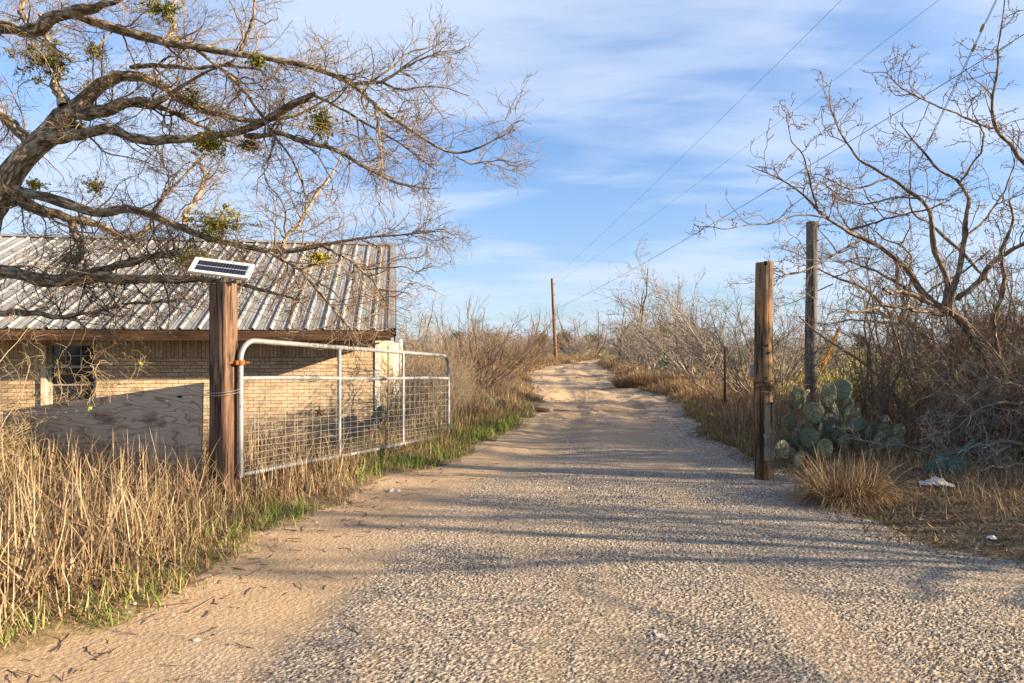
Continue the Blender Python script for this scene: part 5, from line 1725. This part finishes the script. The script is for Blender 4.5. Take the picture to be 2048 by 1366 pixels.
# right verge: one big russet clump, low litter and dead grass
G = Geo()
n = 2600
a, r = RNG.uniform(0, 2 * pi, n), .25 * np.sqrt(RNG.random(n))
c = P(1693, 1012, 6.55)
px_, py_ = c[0] + r * np.cos(a) * 1.25, c[1] + r * np.sin(a)
blades(G, np.stack([px_, py_, surf_z(px_, py_) - .02], 1), RNG.uniform(.15, .60, n), .0027, .05 + r * .7 + np.abs(RNG.normal(0, .22, n)), RNG.normal(1.3, .9, n), 8, .5, a + RNG.normal(0, .5, n))
tag(G.build('grass_clump', M_RUSSET, origin=(c[0], c[1], 0)), 'big russet dry grass clump in front of the prickly pear', 'grass clump')
x, y = scatter(90000, 2.6, 12, 4.0, 17)
o = outside(x, y)
k = (o > 0.0) & clump(x, y, 1.7, 101, .12, .5)
x, y, o = x[k], y[k], o[k]
n = len(x)
grass('russet_grass', 'low russet dead grass and litter of the right verge', M_RUSSET, x, y, RNG.uniform(.05, .26, n) * (.4 + .8 * smooth(0, 1.2, o)), .0023, np.abs(RNG.normal(.6, .4, n)), RNG.normal(.7, .8, n), 5, .4)
x, y = scatter(90000, 2.6, 11, 4.0, 12)
k = outside(x, y) > -.25
x, y = x[k], y[k]
n = len(x)
grass('leaf_litter', 'dark leaf litter on the ground under the right thicket', M_LEAFLIT, x, y, RNG.uniform(.02, .07, n), .007, RNG.uniform(1.0, 1.7, n), RNG.normal(.2, .5, n), 3, z=surf_z(x, y) + .006)
x, y = scatter(26000, 3.2, 11, 8.6, 16)
k = (outside(x, y) > .3) & clump(x, y, 1.0, 103, .5, .68)
x, y = x[k], y[k]
n = len(x)
grass('green_weeds', 'olive green weeds around the cactus and log post', M_OLIVE, x, y, RNG.uniform(.05, .22, n), .0045, np.abs(RNG.normal(.3, .3, n)), RNG.normal(.5, .5, n), 4)
# russet grass in the middle distance, both sides
for lab, mat, n, sx, y0, y1, h0, h1, w, sd in (('russet grass along the right road side past the posts', M_RUSSET, 70000, 1, 9.2, 30, .15, .50, .0055, 111), ('russet grass around the far bend of the road', M_RUSSET, 60000, 1, 26, 90, .25, .65, .014, 113), ('straw grass along the left road side past the gate', M_DRY, 50000, -1, 13, 32, .15, .50, .006, 115), ('straw grass on the far left side of the road', M_RUSSET, 50000, -1, 28, 90, .25, .65, .014, 117)):
    y = y0 + (y1 - y0) * RNG.random(n) ** 1.3
    off = np.abs(RNG.normal(0, 1, n)) * (1.0 + y * .06)
    x = road_right(y) + off - .2 if sx > 0 else road_left(y) - off + .2
    o = outside(x, y)
    k = (o > .02) & clump(x, y, .9, sd, .22, .6) & (house_free(x, y) | (y > 24))
    x, y, o = x[k], y[k], o[k]
    m = len(x)
    grass('russet_grass' if mat is M_RUSSET else 'straw_grass', lab, mat, x, y, RNG.uniform(h0, h1, m) * (.45 + .7 * smooth(0, .9, o)) * (.7 + .5 * vnoise(x, y, 1.1, sd + 1)), w, np.abs(RNG.normal(.2, .25, m)), RNG.normal(.6, .5, m), 4, .15)
c = P(1285, 780, 25)
G = Geo()
n = 5000
a, r = RNG.uniform(0, 2 * pi, n), .75 * np.sqrt(RNG.random(n))
px_, py_ = c[0] + r * np.cos(a) * 1.2, 25 + r * np.sin(a)
blades(G, np.stack([px_, py_, surf_z(px_, py_) - .03], 1), RNG.uniform(.4, .85, n), .006, .15 + r * .6 + np.abs(RNG.normal(0, .12, n)), RNG.normal(.7, .5, n), 6, .2, a + RNG.normal(0, .5, n))
tag(G.build('grass_clump', M_RUSSET, origin=(c[0], 25, 0)), 'rounded dark russet grass mound at the right edge of the road', 'grass clump')
n = 70000
y = 16 + 120 * RNG.random(n) ** 1.5
x = np.where(RNG.random(n) < .7, road_right(y) + RNG.uniform(2, 75, n), road_left(y) - RNG.uniform(5, 40, n))
k = house_free(x, y) | (y > 30)
x, y = x[k], y[k]
xx, yy = scatter(26000, 6.2, 16, 14, 32)
x, y = np.concatenate([x, xx]), np.concatenate([y, yy])
m = len(x)
grass('field_grass', 'pale yellow green field grass beyond the thicket', M_FIELD, x, y, RNG.uniform(.12, .38, m), .012 + .0006 * y, np.abs(RNG.normal(.2, .25, m)), RNG.normal(.5, .5, m), 3)
# twigs and scraps on the sandy strip
n = 260
y = RNG.uniform(2.6, 9, n)
x = road_left(y) + np.abs(RNG.normal(0, .5, n))
g = Geo()
z = surf_z(x, y) + .012
a = RNG.uniform(0, 2 * pi, n)
l = RNG.lognormal(-3.3, .6, n)
d = np.stack([np.cos(a), np.sin(a), RNG.normal(0, .08, n)], 1) * l[:, None]
c = np.stack([x, y, z], 1)
g.tubes(np.stack([c - d, c + RNG.normal(0, .004, (n, 3)), c + d], 1), np.full((n, 3), .0026), 4)
kind(g.build('twig_litter', M_LEAFLIT), 'stuff', 'short dry twigs strewn along the sandy road edge')
